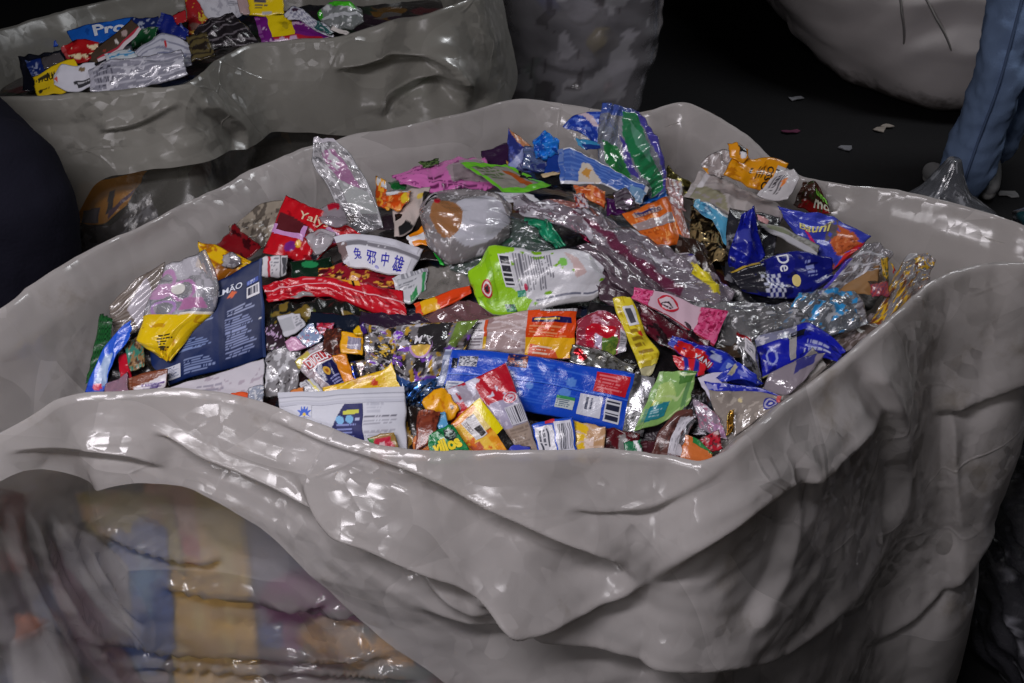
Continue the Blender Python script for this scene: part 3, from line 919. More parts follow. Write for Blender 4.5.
J('snack_wrapper', 'orange edged white flap under the clear dome wrapper', [(406, 238), (422, 226), (430, 222)], [(410, 246), (432, 246), (442, 250)], WHT, [('r', 0, 0, 1, .3, (236, 140, 20)), ('r', 0, .7, 1, 1, (236, 140, 20))], cr=.003)
J('snack_wrapper', 'dark green strip packet with bright green edge below the clear dome wrapper', [(433, 250), (456, 262)], [(440, 266), (456, 268)], (20, 62, 40), [('r', 0, 0, .25, 1, (40, 190, 60)), ('t', .35, .2, .8, .9, 3, WHT)], cr=.003)
J('plastic_film', 'grey clear film sheet beside the lime pouch', [(424, 268), (472, 262)], [(418, 300), (470, 292)], (150, 146, 140), alpha=.6, mat='clear', cr=.008)
J('plastic_film', 'maroon tinted clear sheet below the yellow and orange strip', [(415, 308), (470, 300), (500, 318)], [(415, 330), (470, 328), (510, 326)], (128, 92, 96), alpha=.75, mat='clear', cr=.008)
J('dark_film', 'dark purple scrap between the red tube pouch and the mix bag', [(360, 312), (420, 316)], [(360, 332), (440, 330)], (46, 30, 50), cr=.005)
J('snack_wrapper', 'purple black scrap between the orange wrappers', [(606, 200), (628, 204)], [(606, 216), (626, 216)], (74, 24, 84), cr=.005)
J('plastic_film', 'bright blue film end under the wave wrapper', [(634, 196), (666, 186)], [(640, 206), (668, 196)], (26, 112, 214), cr=.005)
J('foil_wrapper', 'gold and black glittering foil behind the royal blue film', [(690, 205), (712, 212), (728, 232)], [(690, 246), (706, 260), (728, 262)], (60, 48, 34), [('n', 9, 9, .15, (226, 196, 140)), ('n', 11, 11, .35, (20, 16, 14))], mat='foil', cr=.012)
J('snack_wrapper', 'dark brown film beside the orange rice packet', [(680, 232), (706, 244)], [(672, 262), (720, 290)], (48, 32, 26), cr=.008)
J('dark_film', 'brown film behind the fish print bag', [(845, 265), (880, 250)], [(840, 292), (885, 290)], (118, 88, 54), cr=.006)

J('plastic_film', 'grey clear film tucked along the side rim below the blue rimmed clear bag', [(706, 430), (760, 390), (812, 350)], [(712, 460), (768, 416), (828, 368)], (136, 130, 126), [('n', 5, 4, .3, (180, 176, 172), .9)], mat='clear', alpha=.85, cr=.008)
J('dark_film', 'smoky brown film tucked along the side rim below the fish print bag', [(812, 352), (862, 320), (890, 300)], [(828, 366), (868, 336), (902, 304)], (96, 84, 78), [('n', 6, 4, .3, (150, 140, 140))], cr=.008)
J('snack_wrapper', 'dark maroon scrap tucked into the near rim corner', [(640, 440), (700, 436)], [(640, 474), (712, 470)], (70, 28, 36), [('n', 5, 4, .3, (40, 30, 34))], cr=.006)
# ---- back row
it = J('carton', 'navy carton with orange inside standing by the back rim', [(508, 128), (520, 136), (532, 146)], [(508, 168), (528, 176), (548, 170)], (44, 52, 122), [('n', 7, 7, .3, (70, 84, 170)), ('p', [(0, .0), (.9, .0), (1, .3), (.35, .22)], (190, 130, 90)), ('p', [(0, .9), (.5, .3), (.6, .35), (.15, 1)], (150, 160, 210))], mat='film', k=.7, cr=.004)
J('plastic_film', 'pale blue clear film round the navy carton', [(524, 146), (556, 148)], [(522, 168), (556, 176)], (120, 140, 190), [('n', 5, 4, .2, (50, 60, 130), .9)], mat='clear', alpha=.5, k=.6, cr=.008)
J('plastic_film', 'bright blue scrunched film knot by the back rim', [(532, 140), (546, 130), (560, 142)], [(536, 158), (548, 162), (558, 158)], (36, 132, 226), [('n', 5, 5, .25, (20, 80, 180))], k=.7, cr=.014, th=.02, cf=5)
J('plastic_film', 'deep blue torn film below the scrunched blue knot', [(548, 156), (560, 152)], [(544, 172), (562, 172)], (28, 62, 150), k=.6, cr=.006)
it = J('snack_wrapper', 'blue printed wrapper with white band leaning on the back rim', [(562, 127), (575, 114), (603, 112), (618, 122)], [(580, 134), (590, 140), (604, 146), (618, 154)], (34, 64, 170), [('n', 6, 4, .25, (90, 120, 210)), ('p', [(.34, 0), (.46, 0), (.62, .5), (.5, .5)], (210, 190, 200)), ('p', [(.55, .5), (1, .3), (1, 1), (.5, 1)], (150, 170, 205))], k=.8, cr=.006)
J('snack_wrapper', 'thin blue and teal striped wrapper under the tall bag of clothes pegs print', [(575, 138), (600, 142)], [(582, 150), (604, 148)], (60, 150, 200), [('r', 0, .5, 1, 1, (30, 60, 140))], k=.7, cr=.004)
bag = J('clear_bag', 'tall crumpled clear bag printed with green and violet bars overlapping the back rim', [(602, 103), (598, 130), (598, 160), (606, 180), (630, 196)], [(640, 110), (658, 140), (668, 172), (664, 190), (654, 198)], (170, 176, 190), [
    ('p', [(.02, .5), (.3, .42), (.75, .55), (1, .85), (.9, 1), (.45, .75), (.05, .85)], (40, 132, 82), .92), ('p', [(.1, .62), (.4, .6), (.6, .75), (.4, .82)], (96, 160, 130), .92), ('p', [(0, .84), (.3, .82), (.62, .92), (.98, .95), (.98, 1), (0, 1)], (84, 78, 176), .92),
    ('p', [(.35, .08), (.75, .12), (.85, .35), (.6, .42), (.4, .3)], (44, 132, 68), .85), ('p', [(.3, .36), (.7, .4), (.78, .5), (.4, .46)], (80, 70, 160), .9), ('r', 0, 0, .1, .5, (70, 96, 180), .9), ('p', [(.85, .4), (1, .2), (1, .6)], (60, 100, 160), .8)],
    mat='clear', alpha=.42, k=.85, cr=.012, th=.02, cf=4, cat='bag')
P(bag, 'folded_top', .0, .1, .06, .9, (90, 110, 190), mat='clear', alpha=.6)
wv = J('snack_wrapper', 'blue wave printed wrapper with white torn edges lying in front of the tall clear bag', [(558, 150), (572, 146), (600, 162), (632, 180), (650, 188)], [(560, 184), (574, 184), (604, 184), (622, 194), (640, 206)], (66, 102, 184), [
    ('l', 7, .4, (92, 128, 204)), ('r', 0, 0, 1, .07, WHT), ('r', 0, .92, 1, 1, (210, 215, 226)), ('r', 0, 0, .05, 1, (206, 212, 226)), ('r', .95, 0, 1, 1, WHT), ('p', [(.2, .95), (.26, .35), (.34, .3), (.48, .85), (.44, 1)], (214, 204, 190)), ('p', [(.26, .7), (.3, .45), (.36, .5), (.34, .8)], (206, 150, 70)), ('p', [(.8, .3), (1, .3), (1, .9), (.84, .9)], (120, 160, 196))], k=.7, cr=.006, th=.012)
P(wv, 'torn_edge', .0, .93, .4, 1.0, (226, 228, 236), up=.001)
pk = J('pink_film', 'pink printed film spread out at the back of the heap', [(392, 176), (420, 166), (458, 157), (486, 156)], [(400, 184), (418, 186), (434, 194), (496, 188)], (216, 116, 186), [
    ('p', [(.55, .3), (.95, .0), (1, .8), (.6, .75)], (166, 150, 156)), ('n', 9, 7, .5, (140, 60, 120)), ('t', .35, .55, .6, .95, 3, (110, 40, 90)), ('t', .6, .85, 1, 1, 2, (90, 30, 80))], k=.3, cr=.006)
P(pk, 'clear_window', .62, .32, .92, .72, (170, 156, 160), mat='clear', alpha=.7)
J('snack_wrapper', 'olive green leaf printed strip behind the pink film', [(418, 162), (438, 158)], [(424, 168), (440, 164)], (84, 108, 60), [('n', 8, 4, .1, (40, 50, 34))], k=.5)
fr = J('snack_label', 'lime green framed label with brown strip beside the pink film', [(461, 163), (484, 163), (506, 166)], [(504, 194), (530, 193), (551, 186)], (150, 146, 138), [
    ('t', .15, .15, .6, .6, 4, (90, 110, 70)), ('p', [(.62, .3), (.8, .3), (.8, .8), (.62, .9)], (176, 88, 34))], k=.2, cr=.003, th=.004)
P(fr, 'green_frame', 0, 0, 1, .14, (112, 200, 50)); P(fr, 'green_frame', 0, .86, 1, 1, (112, 200, 50)); P(fr, 'green_frame', .88, .14, 1, .86, (112, 200, 50)); P(fr, 'green_frame', 0, .14, .09, .86, (112, 200, 50))
J('paper_strip', 'white paper strip lying below the lime framed label', [(494, 192), (534, 195)], [(502, 203), (541, 203)], (212, 212, 218), [('t', .1, .2, .9, .8, 3, (170, 170, 180))], mat='card', cr=.002, th=.003)
tall = J('clear_bag', 'tall stiff clear bag with lilac strip standing against the back film', [(314, 137), (311, 160), (322, 178), (336, 205), (345, 236)], [(333, 138), (352, 156), (366, 178), (378, 205), (386, 236)], CL, [
    ('p', [(.15, .3), (.55, .35), (.55, .75), (.15, .7)], (190, 120, 176), .6), ('p', [(.45, .3), (.8, .3), (.8, .95), (.6, .9)], (200, 205, 205), .6), ('r', 0, 0, 1, .05, (235, 235, 240), .6), ('r', 0, .95, 1, 1, (235, 235, 240), .6), ('n', 9, 9, .45, (235, 235, 240), .7)], mat='clear', alpha=.22, k=.85, cr=.008, th=.015, cat='bag')
P(tall, 'sealed_edge', 0, 0, .05, 1, (225, 220, 230), mat='clear', alpha=.7)
red = J('chocolate_pouch', 'red pouch with lilac edged window torn open under the back rim', [(286, 195), (305, 204), (329, 215), (361, 234)], [(263, 252), (285, 258), (310, 264), (346, 240)], (196, 22, 34), [
    ('n', 6, 5, .5, (150, 12, 26)), ('p', [(.02, .3), (.2, .3), (.5, .45), (.35, .66), (.02, .62)], (92, 34, 40)), ('e', .28, .82, .06, .09, (120, 40, 130)), ('e', .36, .74, .03, .05, (240, 190, 40)), ('e', .6, .86, .08, .12, (36, 34, 40)), ('e', .6, .8, .06, .06, (180, 170, 170)),
    ('p', [(.6, .25), (.85, .4), (.8, .7), (.62, .5)], (214, 170, 214))], k=.6, cr=.007, th=.014)
P(red, 'window_edge', .04, .60, .40, .68, (206, 150, 206)); P(red, 'window_edge', .36, .42, .41, .62, (206, 150, 206)); P(red, 'window_edge', .0, .5, .05, .66, (206, 150, 206))
T(red, 'Yalys', .25, .16, .62, .36, (226, 200, 170), bold=.01)
J('plastic_film', 'whitish crumpled clear film resting on the red pouch', [(304, 236), (318, 228), (336, 232)], [(316, 256), (326, 254), (334, 242)], (205, 200, 206), [('t', .3, .2, .8, .6, 4, (140, 130, 140), .8)], mat='clear', alpha=.62, k=.6, cr=.008, th=.012)
J('plastic_film', 'clear crinkled film with dark red corner behind the tall clear bag', [(312, 210), (332, 200), (342, 202)], [(322, 222), (340, 228), (350, 224)], (190, 180, 190), [('p', [(.5, 0), (.9, .0), (.8, .3), (.5, .25)], (180, 24, 50), .95)], mat='clear', alpha=.5, k=.5, cr=.008)
J('carton', 'small white box with red stripe between the navy pouch and the red pouch', [(262, 257), (276, 256), (287, 256)], [(262, 276), (276, 279), (287, 274)], (214, 212, 216), [('r', .22, 0, .32, 1, (190, 24, 50)), ('t', .4, .1, .68, .9, 5, (120, 120, 130)), ('r', .7, 0, .76, 1, (60, 60, 66)), ('b', .8, .1, .98, .9, 8, (70, 70, 76))], mat='card', k=.7, cr=.001, th=.012)
# ---- around the navy pouch
yp = J('snack_pouch', 'yellow pouch tucked under the rim behind the navy pouch', [(200, 243), (226, 250), (252, 262)], [(196, 268), (220, 282), (240, 270)], (224, 180, 18), [('n', 4, 4, .2, (180, 110, 20)), ('p', [(.4, .5), (.8, .4), (.9, .9), (.5, 1)], (150, 90, 22))], k=.5, cr=.006)
J('bottle_neck', 'grey clear bottle neck on the yellow pouch', [(222, 254), (232, 252), (240, 257)], [(222, 266), (232, 268), (241, 263)], (186, 184, 190), [('n', 5, 3, .2, (120, 116, 124), .8)], mat='clear', alpha=.7, k=.7, cr=.005, th=.02, cat='bottle')
st = J('clear_bag', 'brown striped clear bag pressed against the side rim', [(109, 305), (135, 280), (166, 262)], [(113, 332), (134, 332), (152, 318)], (150, 140, 132), [('l', 11, .4, (110, 98, 90), .9), ('p', [(.35, .5), (.7, .1), (.9, .6), (.6, 1)], (196, 190, 200), .8)], mat='clear', alpha=.7, k=.7, cr=.004, cat='bag')
navy = J('pet_food_pouch', 'large navy stand-up pouch with rows of white print beside the purple ring print bag', [(150, 300), (190, 292), (228, 276), (262, 257)], [(150, 392), (190, 378), (228, 370), (266, 357)], (14, 36, 86), [
    ('r', .62, 0, 1, 1, (16, 34, 78)), ('r', .6, 0, .625, 1, (20, 36, 78)), ('t', .42, .33, .6, .40, 2, (150, 165, 205)), ('t', .18, .55, .58, .68, 5, (120, 140, 190)), ('t', .68, .38, .97, .46, 3, (160, 170, 205)), ('t', .66, .47, .93, .9, 15, (140, 152, 195)), ('t', .30, .78, .6, .95, 6, (130, 146, 190)), ('p', [(.68, .24), (.72, .19), (.77, .22), (.72, .26)], (220, 96, 40)), ('r', .95, .58, .99, .60, WHT)], mat='matte', k=.85, cr=.002, th=.012, back=(190, 190, 196))
P(navy, 'barcode_panel', .86, .235, .975, .35, (226, 226, 232), [('b', .08, .1, .92, .8, 24, (40, 44, 70))], mat='matte')
P(navy, 'nutrition_panel', .13, .80, .27, .95, (205, 208, 220), [('t', .1, .1, .9, .9, 7, (90, 100, 140))], mat='matte')
P(navy, 'pouch_seam', .975, .0, 1.0, 1.0, (40, 58, 104), mat='matte')
T(navy, 'SALMÃO', .50, .125, .82, .20, (214, 220, 235), bold=.012)
P(navy, 'brand_badge', .86, .17, .97, .215, (60, 84, 170), [('e', .15, .5, .1, .4, (120, 140, 210)), ('t', .3, .2, .95, .8, 1, (190, 200, 230))], mat='matte')
wp = J('paper_pouch', 'white pouch with faint streaks under the navy pouch', [(168, 388), (214, 374), (264, 358)], [(170, 402), (214, 406), (264, 400)], (196, 192, 200), [('n', 9, 5, .5, (170, 160, 172)), ('t', .3, .35, .7, .6, 2, (150, 146, 160))], mat='matte', k=.6, cr=.003)
J('orange_cap', 'orange bottle cap at the rim below the navy pouch', [(229, 395), (239, 391), (250, 394)], [(229, 402), (239, 403), (250, 402)], (226, 84, 30), [('r', 0, .7, 1, 1, (180, 60, 24))], th=.02, cr=0, k=.6, cat='cap', mat='card')
J('plastic_film', 'pale blue clear film scrap at the rim beside the orange cap', [(248, 388), (264, 384)], [(248, 404), (264, 406)], (190, 200, 220), [('n', 5, 5, .4, WHT, .9)], mat='clear', alpha=.5, cr=.006)
bl = J('ice_pop_sleeve', 'long bright blue sleeve with clear middle in the corner of the bag', [(84, 393), (92, 372), (106, 344), (122, 326), (131, 321)], [(104, 394), (110, 372), (118, 354), (128, 342), (131, 336)], (36, 92, 214), [('p', [(.05, .4), (.5, .3), (.62, .7), (.15, 1)], (150, 176, 214)), ('r', .0, .0, .1, 1, (30, 70, 190)), ('e', .1, .6, .05, .2, (210, 60, 90))], k=.8, cr=.004)
J('plastic_film', 'pink clear scrap below the bright red scrap', [(108, 384), (128, 374)], [(104, 398), (130, 396)], (180, 140, 160), mat='clear', alpha=.6, cr=.005)
br = J('candy_wrapper', 'brown label with white and purple print at the rim below the black film', [(128, 378), (150, 372), (168, 369)], [(127, 392), (148, 394), (166, 388)], (126, 66, 40), [('p', [(.2, .7), (1, .2), (1, 1), (.2, 1)], (214, 208, 214)), ('t', .35, .6, .95, .95, 2, (90, 50, 130)), ('e', .7, .75, .12, .2, (70, 40, 120))], k=.8, cr=.002)
ring = J('clear_bag', 'clear bag printed with lilac rings and a yellow bottom lying on the navy pouch', [(164, 264), (158, 284), (150, 296), (137, 340), (160, 358)], [(206, 250), (221, 288), (214, 310), (192, 333), (170, 362)], CL, [
    ('n', 6, 6, .35, (225, 222, 232), .5), ('o', .22, .12, .16, .22, (200, 150, 196), .85), ('o', .30, .50, .10, .2, (196, 140, 192), .85), ('o', .47, .30, .09, .16, (190, 150, 210), .85), ('p', [(.2, .05), (.36, .0), (.34, .3), (.22, .4)], (206, 160, 200), .8), ('p', [(.36, .5), (.48, .5), (.46, .9), (.38, .8)], (210, 140, 190), .7), ('p', [(.02, .2), (.2, .35), (.18, .75), (.02, .8)], (214, 212, 222), .6)], mat='clear', alpha=.34, k=.8, cr=.008, th=.02, cat='bag')
P(ring, 'white_dot', .24, .3, .33, .52, (226, 226, 220), shape='round')
P(ring, 'yellow_panel', .52, 0, 1.0, 1.0, (232, 196, 18), [('n', 4, 4, .6, (200, 150, 14)), ('c', .42, .42, .82, .76, 6, (60, 50, 16)), ('r', .68, .45, .78, .6, (50, 44, 16))])
P(ring, 'panel_edge', .50, .55, .53, 1.0, (226, 222, 214))
# ---- Chinese print tray and neighbours
J('foil_wrapper', 'red and gold streaked film under the tray with blue writing', [(318, 268), (360, 262), (404, 276)], [(318, 282), (360, 288), (400, 290)], (140, 24, 40), [('n', 9, 4, .35, (220, 160, 60)), ('n', 7, 5, .45, (70, 16, 24))], cr=.006)
sv = J('sachet', 'silver white sachet with green bands beside the tray with blue writing', [(393, 279), (410, 272), (428, 268)], [(398, 302), (412, 302), (426, 290)], (200, 202, 208), [('r', .84, 0, .94, 1, (60, 150, 90)), ('p', [(.4, .75), (.7, .6), (.7, 1), (.4, 1)], (50, 140, 80)), ('t', .1, .3, .7, .6, 3, (120, 124, 130))], mat='film', k=.5, cr=.005)
P(sv, 'crimped_seal', 0, 0, 1, .16, (214, 216, 222), [('b', 0, 0, 1, 1, 30, (150, 152, 160))])
tray = J('food_tray', 'white foam tray in clear film with blue brush writing', [(334, 236), (360, 233), (396, 240), (424, 250)], [(344, 266), (368, 270), (392, 275), (410, 278)], (206, 206, 214), [('p', [(0, .25), (1, .3), (1, .42), (.08, .4)], (130, 128, 136)), ('p', [(0, .0), (.12, .3), (.1, .7), (0, .9)], (130, 110, 110)), ('n', 8, 5, .55, (226, 226, 232))], k=.5, cr=.003, th=.018)
P(tray, 'foam_lip', .0, .02, .96, .24, (216, 216, 226)); 
lb = P(tray, 'paper_label', .10, .44, .93, .98, (222, 222, 230), mat='matte')
for i, ch in enumerate('兔邪中雄'): T(tray, ch, (.18, .36, .55, .72)[i], (.52, .53, .50, .50)[i], (.29, .48, .65, .86)[i], (.78, .86, .84, .94)[i], (40, 36, 170), bold=.012)
P(tray, 'round_stamp', .47, .84, .53, .94, (150, 150, 205), shape='round', up=.0014)
tube = J('snack_pouch', 'long red folded pouch with white seams lying across the heap', [(262, 286), (300, 277), (330, 276), (368, 283), (402, 290)], [(268, 302), (296, 300), (330, 296), (366, 311), (408, 322)], (200, 24, 40), [
    ('l', 3, .06, (236, 150, 160)), ('n', 7, 5, .5, (160, 14, 30)), ('p', [(.38, 0), (.68, .0), (.68, .14), (.5, .1), (.38, .06)], (230, 160, 40)), ('r', .64, .0, .66, .22, BLK), ('p', [(.16, .9), (.3, .75), (.34, 1), (.2, 1)], (150, 150, 150))], k=.6, cr=.007, th=.026, cf=3.5)
P(tube, 'seam', .0, .40, 1.0, .45, (236, 170, 178)); P(tube, 'gold_band', .62, .0, .70, .18, (232, 170, 50), [('r', .3, 0, .5, 1, BLK)])
yo = J('snack_wrapper', 'folded strip half yellow and half orange beside the lime pouch', [(414, 304), (430, 297), (450, 290), (470, 284)], [(418, 319), (432, 312), (452, 304), (472, 292)], (226, 70, 24), [('p', [(0, 0), (.36, 0), (.42, 1), (0, 1)], (234, 178, 24))], k=.6, cr=.005, th=.012)
# ---- clear dome bags
dm2 = J('clear_bag', 'dark green tinted bubble film bag behind the lime pouch', [(470, 232), (505, 216), (530, 222), (560, 246)], [(446, 268), (480, 280), (520, 272), (556, 262)], (96, 112, 106), [('n', 26, 22, .5, (205, 210, 214), .8), ('n', 5, 5, .3, (50, 90, 70), .6)], mat='clear', alpha=.5, k=.5, cr=.006, th=.02, cat='bag')
dm = J('clear_bag', 'rounded clear bag with white inside and red and black stripes at its tip', [(420, 208), (434, 192), (470, 188), (500, 196), (512, 208)], [(421, 224), (428, 246), (450, 264), (485, 256), (510, 236)], (170, 164, 166), [
    ('n', 22, 18, .55, (225, 224, 228), .9), ('e', .68, .55, .3, .36, (196, 196, 206), .9), ('e', .36, .55, .16, .26, (176, 122, 76), .7), ('p', [(.0, .2), (.22, .0), (.26, .25), (.04, .5)], (210, 205, 210), .85), ('p', [(.02, .35), (.24, .12), (.25, .17), (.04, .42)], BLK, .95), ('p', [(.03, .48), (.25, .22), (.26, .26), (.05, .54)], BLK, .95), ('e', .27, .33, .035, .07, (190, 30, 50), .95)], mat='clear', alpha=.55, k=.6, cr=.006, th=.04, cat='bag')
P(dm, 'gathered_neck', .0, .0, .12, .5, (190, 180, 184), [('l', 6, .4, (120, 110, 116), .8)], mat='clear', alpha=.7)
J('snack_wrapper', 'emerald green crumpled film behind the lime pouch', [(523, 216), (544, 212), (552, 226), (566, 244)], [(530, 224), (538, 228), (546, 244), (556, 250)], (22, 130, 92), [('n', 5, 5, .3, (14, 84, 60)), ('n', 8, 8, .5, (80, 190, 150))], k=.6, cr=.012, th=.014, cf=4)
mg = J('snack_wrapper', 'long thin magenta foil wrapper under the clear diagonal sheet', [(540, 212), (560, 212), (580, 226), (605, 242)], [(546, 220), (560, 224), (580, 238), (600, 252)], (150, 20, 66), [('n', 9, 4, .3, (214, 90, 130)), ('n', 8, 5, .55, (230, 120, 50))], mat='foil', k=.5, cr=.007)
J('candy_wrapper', 'small orange red foil glint on the magenta wrapper', [(577, 226), (597, 232)], [(582, 232), (600, 238)], (236, 70, 34), k=.5, cr=.004)  # a red glint on the foil, built as its own coloured sheet
sh1 = J('plastic_film', 'dark clear sheet lying behind the white end of the lime pouch', [(576, 246), (600, 244), (640, 268), (668, 296)], [(600, 262), (612, 282), (636, 298), (660, 306)], (112, 96, 106), [('n', 5, 5, .4, (70, 56, 66), .9)], mat='clear', alpha=.72, k=.4, cr=.006)
dg = J('clear_bag', 'long clear diagonal sheet with a yellow patch stretching across the heap', [(508, 204), (545, 200), (590, 206), (630, 232), (690, 258), (738, 292)], [(520, 212), (560, 224), (600, 246), (636, 282), (690, 300), (722, 312)], (166, 154, 166), [
    ('n', 12, 8, .45, (214, 210, 220), .75), ('p', [(.2, .6), (.5, .55), (.8, .75), (.8, .95), (.5, .9)], (120, 50, 80), .75), ('p', [(.78, .22), (.86, .1), (.95, .5), (.92, .62)], (222, 206, 50), .95), ('p', [(.12, 0), (.3, 0), (.4, .3), (.2, .3)], (200, 130, 120), .6), ('p', [(.74, .0), (.85, .0), (.83, .08), (.76, .1)], (60, 50, 140), .9), ('p', [(.9, 0), (.97, 0), (.95, .2)], (100, 70, 160), .9)], mat='clear', alpha=.46, k=.45, cr=.010, th=.02, cat='bag')
P(dg, 'white_seam', .3, .0, .85, .06, (214, 212, 220), mat='clear', alpha=.85)
P(dg, 'yellow_sticker', .80, .2, .90, .42, (226, 210, 46), [('n', 5, 5, .3, (190, 170, 30))])
# ---- orange group
J('candy_wrapper', 'twisted orange wrapper in front of the wave printed wrapper', [(574, 186), (590, 183), (606, 190)], [(578, 196), (592, 200), (606, 206)], (206, 88, 34), [('n', 6, 5, .2, (236, 150, 90)), ('n', 5, 5, .5, (120, 40, 24))], k=.6, cr=.010, th=.014, cf=4)
J('snack_wrapper', 'white and dark orange striped candy end beside the twisted orange wrapper', [(572, 192), (584, 194)], [(576, 208), (590, 210)], (200, 190, 196), [('n', 6, 6, .1, (150, 60, 40)), ('n', 6, 6, .5, (40, 40, 90))], k=.5, cr=.006)
J('foil_wrapper', 'silver lilac rolled foil beside the twisted orange wrapper', [(612, 196), (624, 190), (634, 200)], [(616, 208), (628, 210), (636, 208)], (176, 166, 178), [('l', 4, .3, (110, 90, 110))], mat='foil', k=.5, cr=.006, th=.02)
ric = J('rice_pouch', 'orange pouch with a clear middle band and dark lettering', [(622, 212), (645, 204), (676, 192)], [(652, 244), (672, 246), (692, 240)], (212, 104, 36), [('n', 6, 6, .4, (180, 80, 26)), ('n', 12, 9, .6, (236, 160, 90))], k=.55, cr=.007, th=.014)
P(ric, 'clear_band', .0, .36, .80, .56, (176, 166, 168), [('n', 8, 3, .3, (225, 222, 226), .85)], mat='clear', alpha=.72)
P(ric, 'name_strip', .12, .14, .66, .25, (196, 160, 140), [('t', .05, .1, .95, .9, 1, (50, 40, 110))])
P(ric, 'clear_edge', .82, .0, 1.0, .95, (200, 150, 140), [('n', 5, 9, .3, (226, 214, 214), .8)], mat='clear', alpha=.5)
T(ric, 'Nutrinho', .16, .12, .62, .25, (40, 34, 90), bold=.01)
J('plastic_film', 'rosy clear twist above the orange pouch', [(664, 178), (682, 180)], [(672, 204), (686, 214)], (206, 160, 160), [('n', 6, 6, .3, WHT, .8)], mat='clear', alpha=.5, k=.6, cr=.010)
# ---- back corner: orange pouch and long grey sachet
osso = J('pet_food_pouch', 'amber yellow pouch with clear torn end below the back rim', [(738, 146), (752, 158), (772, 156), (790, 162)], [(722, 176), (742, 184), (758, 190), (776, 194)], (224, 150, 20), [('n', 6, 5, .45, (190, 116, 14)), ('c', .52, .3, .66, .8, 3, (70, 48, 20)), ('r', .38, .4, .44, .66, (60, 40, 18))], k=.75, cr=.008, th=.018)
P(osso, 'white_panel', .84, .2, 1.0, 1.0, (196, 192, 192), [('d', .0, .1, .5, .9, 16, (60, 58, 60)), ('p', [(.5, .3), (.8, .4), (.7, .7), (.5, .6)], (226, 140, 60))])
T(osso, 'OSSO', .68, .30, .80, .98, (44, 34, 22), rot=3, bold=.012)
J('plastic_film', 'clear torn window of film beside the amber pouch', [(701, 162), (720, 150), (730, 150)], [(704, 170), (720, 178), (732, 172)], (186, 174, 172), [('n', 6, 6, .3, (225, 220, 220), .85), ('p', [(0, .6), (.2, .6), (.2, 1), (0, 1)], (224, 150, 20), 1)], mat='clear', alpha=.55, k=.7, cr=.008)
J('snack_wrapper', 'orange tail of film with black and white print above the amber pouch', [(728, 144), (738, 142), (748, 150)], [(730, 158), (742, 164), (748, 158)], (226, 150, 30), [('p', [(.4, 0), (.9, .1), (.9, .6), (.5, .6)], BLK), ('e', .7, .6, .2, .16, WHT)], k=.8, cr=.006)
J('sachet', 'white sachet with black bars and orange mark at the end of the amber pouch', [(776, 172), (794, 168), (800, 178)], [(756, 196), (776, 202), (788, 200)], (194, 190, 192), [('c', .0, .2, .5, .95, 6, (70, 66, 70)), ('p', [(.45, .4), (.6, .3), (.62, .5), (.48, .6)], (226, 130, 60))], k=.7, cr=.004)
mo = J('snack_wrapper', 'dark brown wrapper with green lettering at the back beside the blue cookie wrapper', [(802, 184), (814, 182), (826, 198)], [(792, 206), (808, 212), (832, 214)], (70, 40, 30), [('r', .0, .72, 1, 1, (140, 26, 26)), ('n', 7, 7, .4, (50, 70, 36))], k=.7, cr=.006)
T(mo, 'um', .45, .2, .95, .5, (130, 210, 70), bold=.02); T(mo, 'mo', .5, .58, .98, .86, (216, 216, 196), bold=.02)
lg = J('sachet', 'long pale grey sachet lying across the back corner', [(700, 172), (730, 182), (770, 202), (786, 212)], [(684, 196), (720, 208), (740, 226), (770, 240)], (170, 162, 160), [('p', [(0, .4), (.3, .6), (.5, 1), (0, 1)], (140, 136, 112)), ('n', 7, 5, .5, (150, 142, 142)), ('r', 0, 0, .12, .5, (206, 202, 206))], mat='matte', k=.4, cr=.005, th=.01)
lbs = J('sachet', 'thin light blue sachet with white edge under the pale grey sachet', [(696, 198), (708, 202), (734, 224)], [(694, 206), (712, 224), (730, 250)], (84, 160, 196), [('r', 0, .0, 1, .2, (196, 204, 210)), ('n', 6, 5, .4, (50, 110, 150))], k=.5, cr=.005)
# ---- blue group on the far side
J('plastic_film', 'black clear film around the royal blue film', [(728, 210), (780, 215)], [(724, 280), (770, 290)], (40, 40, 46), [('n', 6, 6, .4, (110, 110, 116))], k=.3, cr=.008)
nv = J('biscuit_wrapper', 'navy wrapper with checkered patch and white lettering', [(728, 272), (752, 262), (790, 252), (830, 258)], [(742, 292), (772, 298), (806, 298), (834, 278)], (22, 28, 120), [
    ('p', [(0, 0), (.36, 0), (.3, .9), (0, 1)], (40, 40, 48)), ('n', 7, 5, .5, (16, 18, 80)), ('t', .72, .2, .82, .6, 3, (150, 160, 220)), ('k', .26, .45, .46, 1, 7, 6, (200, 204, 226))], k=.6, cr=.007, th=.02)
P(nv, 'oval_logo', .42, .0, .62, .48, (26, 30, 130), shape='round'); P(nv, 'gold_badge', .55, .52, .63, .78, (226, 206, 130), shape='round')
T(nv, 'De', .46, .06, .57, .42, (226, 228, 240), bold=.012, rot=1)
P(nv, 'gold_trim', .02, .04, .3, .12, (190, 160, 60))
rb = J('plastic_film', 'royal blue crumpled film standing up among the dark wrappers', [(742, 214), (734, 236), (728, 262), (734, 272)], [(754, 206), (760, 236), (766, 256), (752, 268)], (20, 28, 140), [('n', 6, 6, .5, (60, 70, 190)), ('n', 8, 8, .6, (14, 18, 90)), ('r', .3, .1, .5, .6, (60, 66, 160))], k=.85, cr=.010, th=.022)
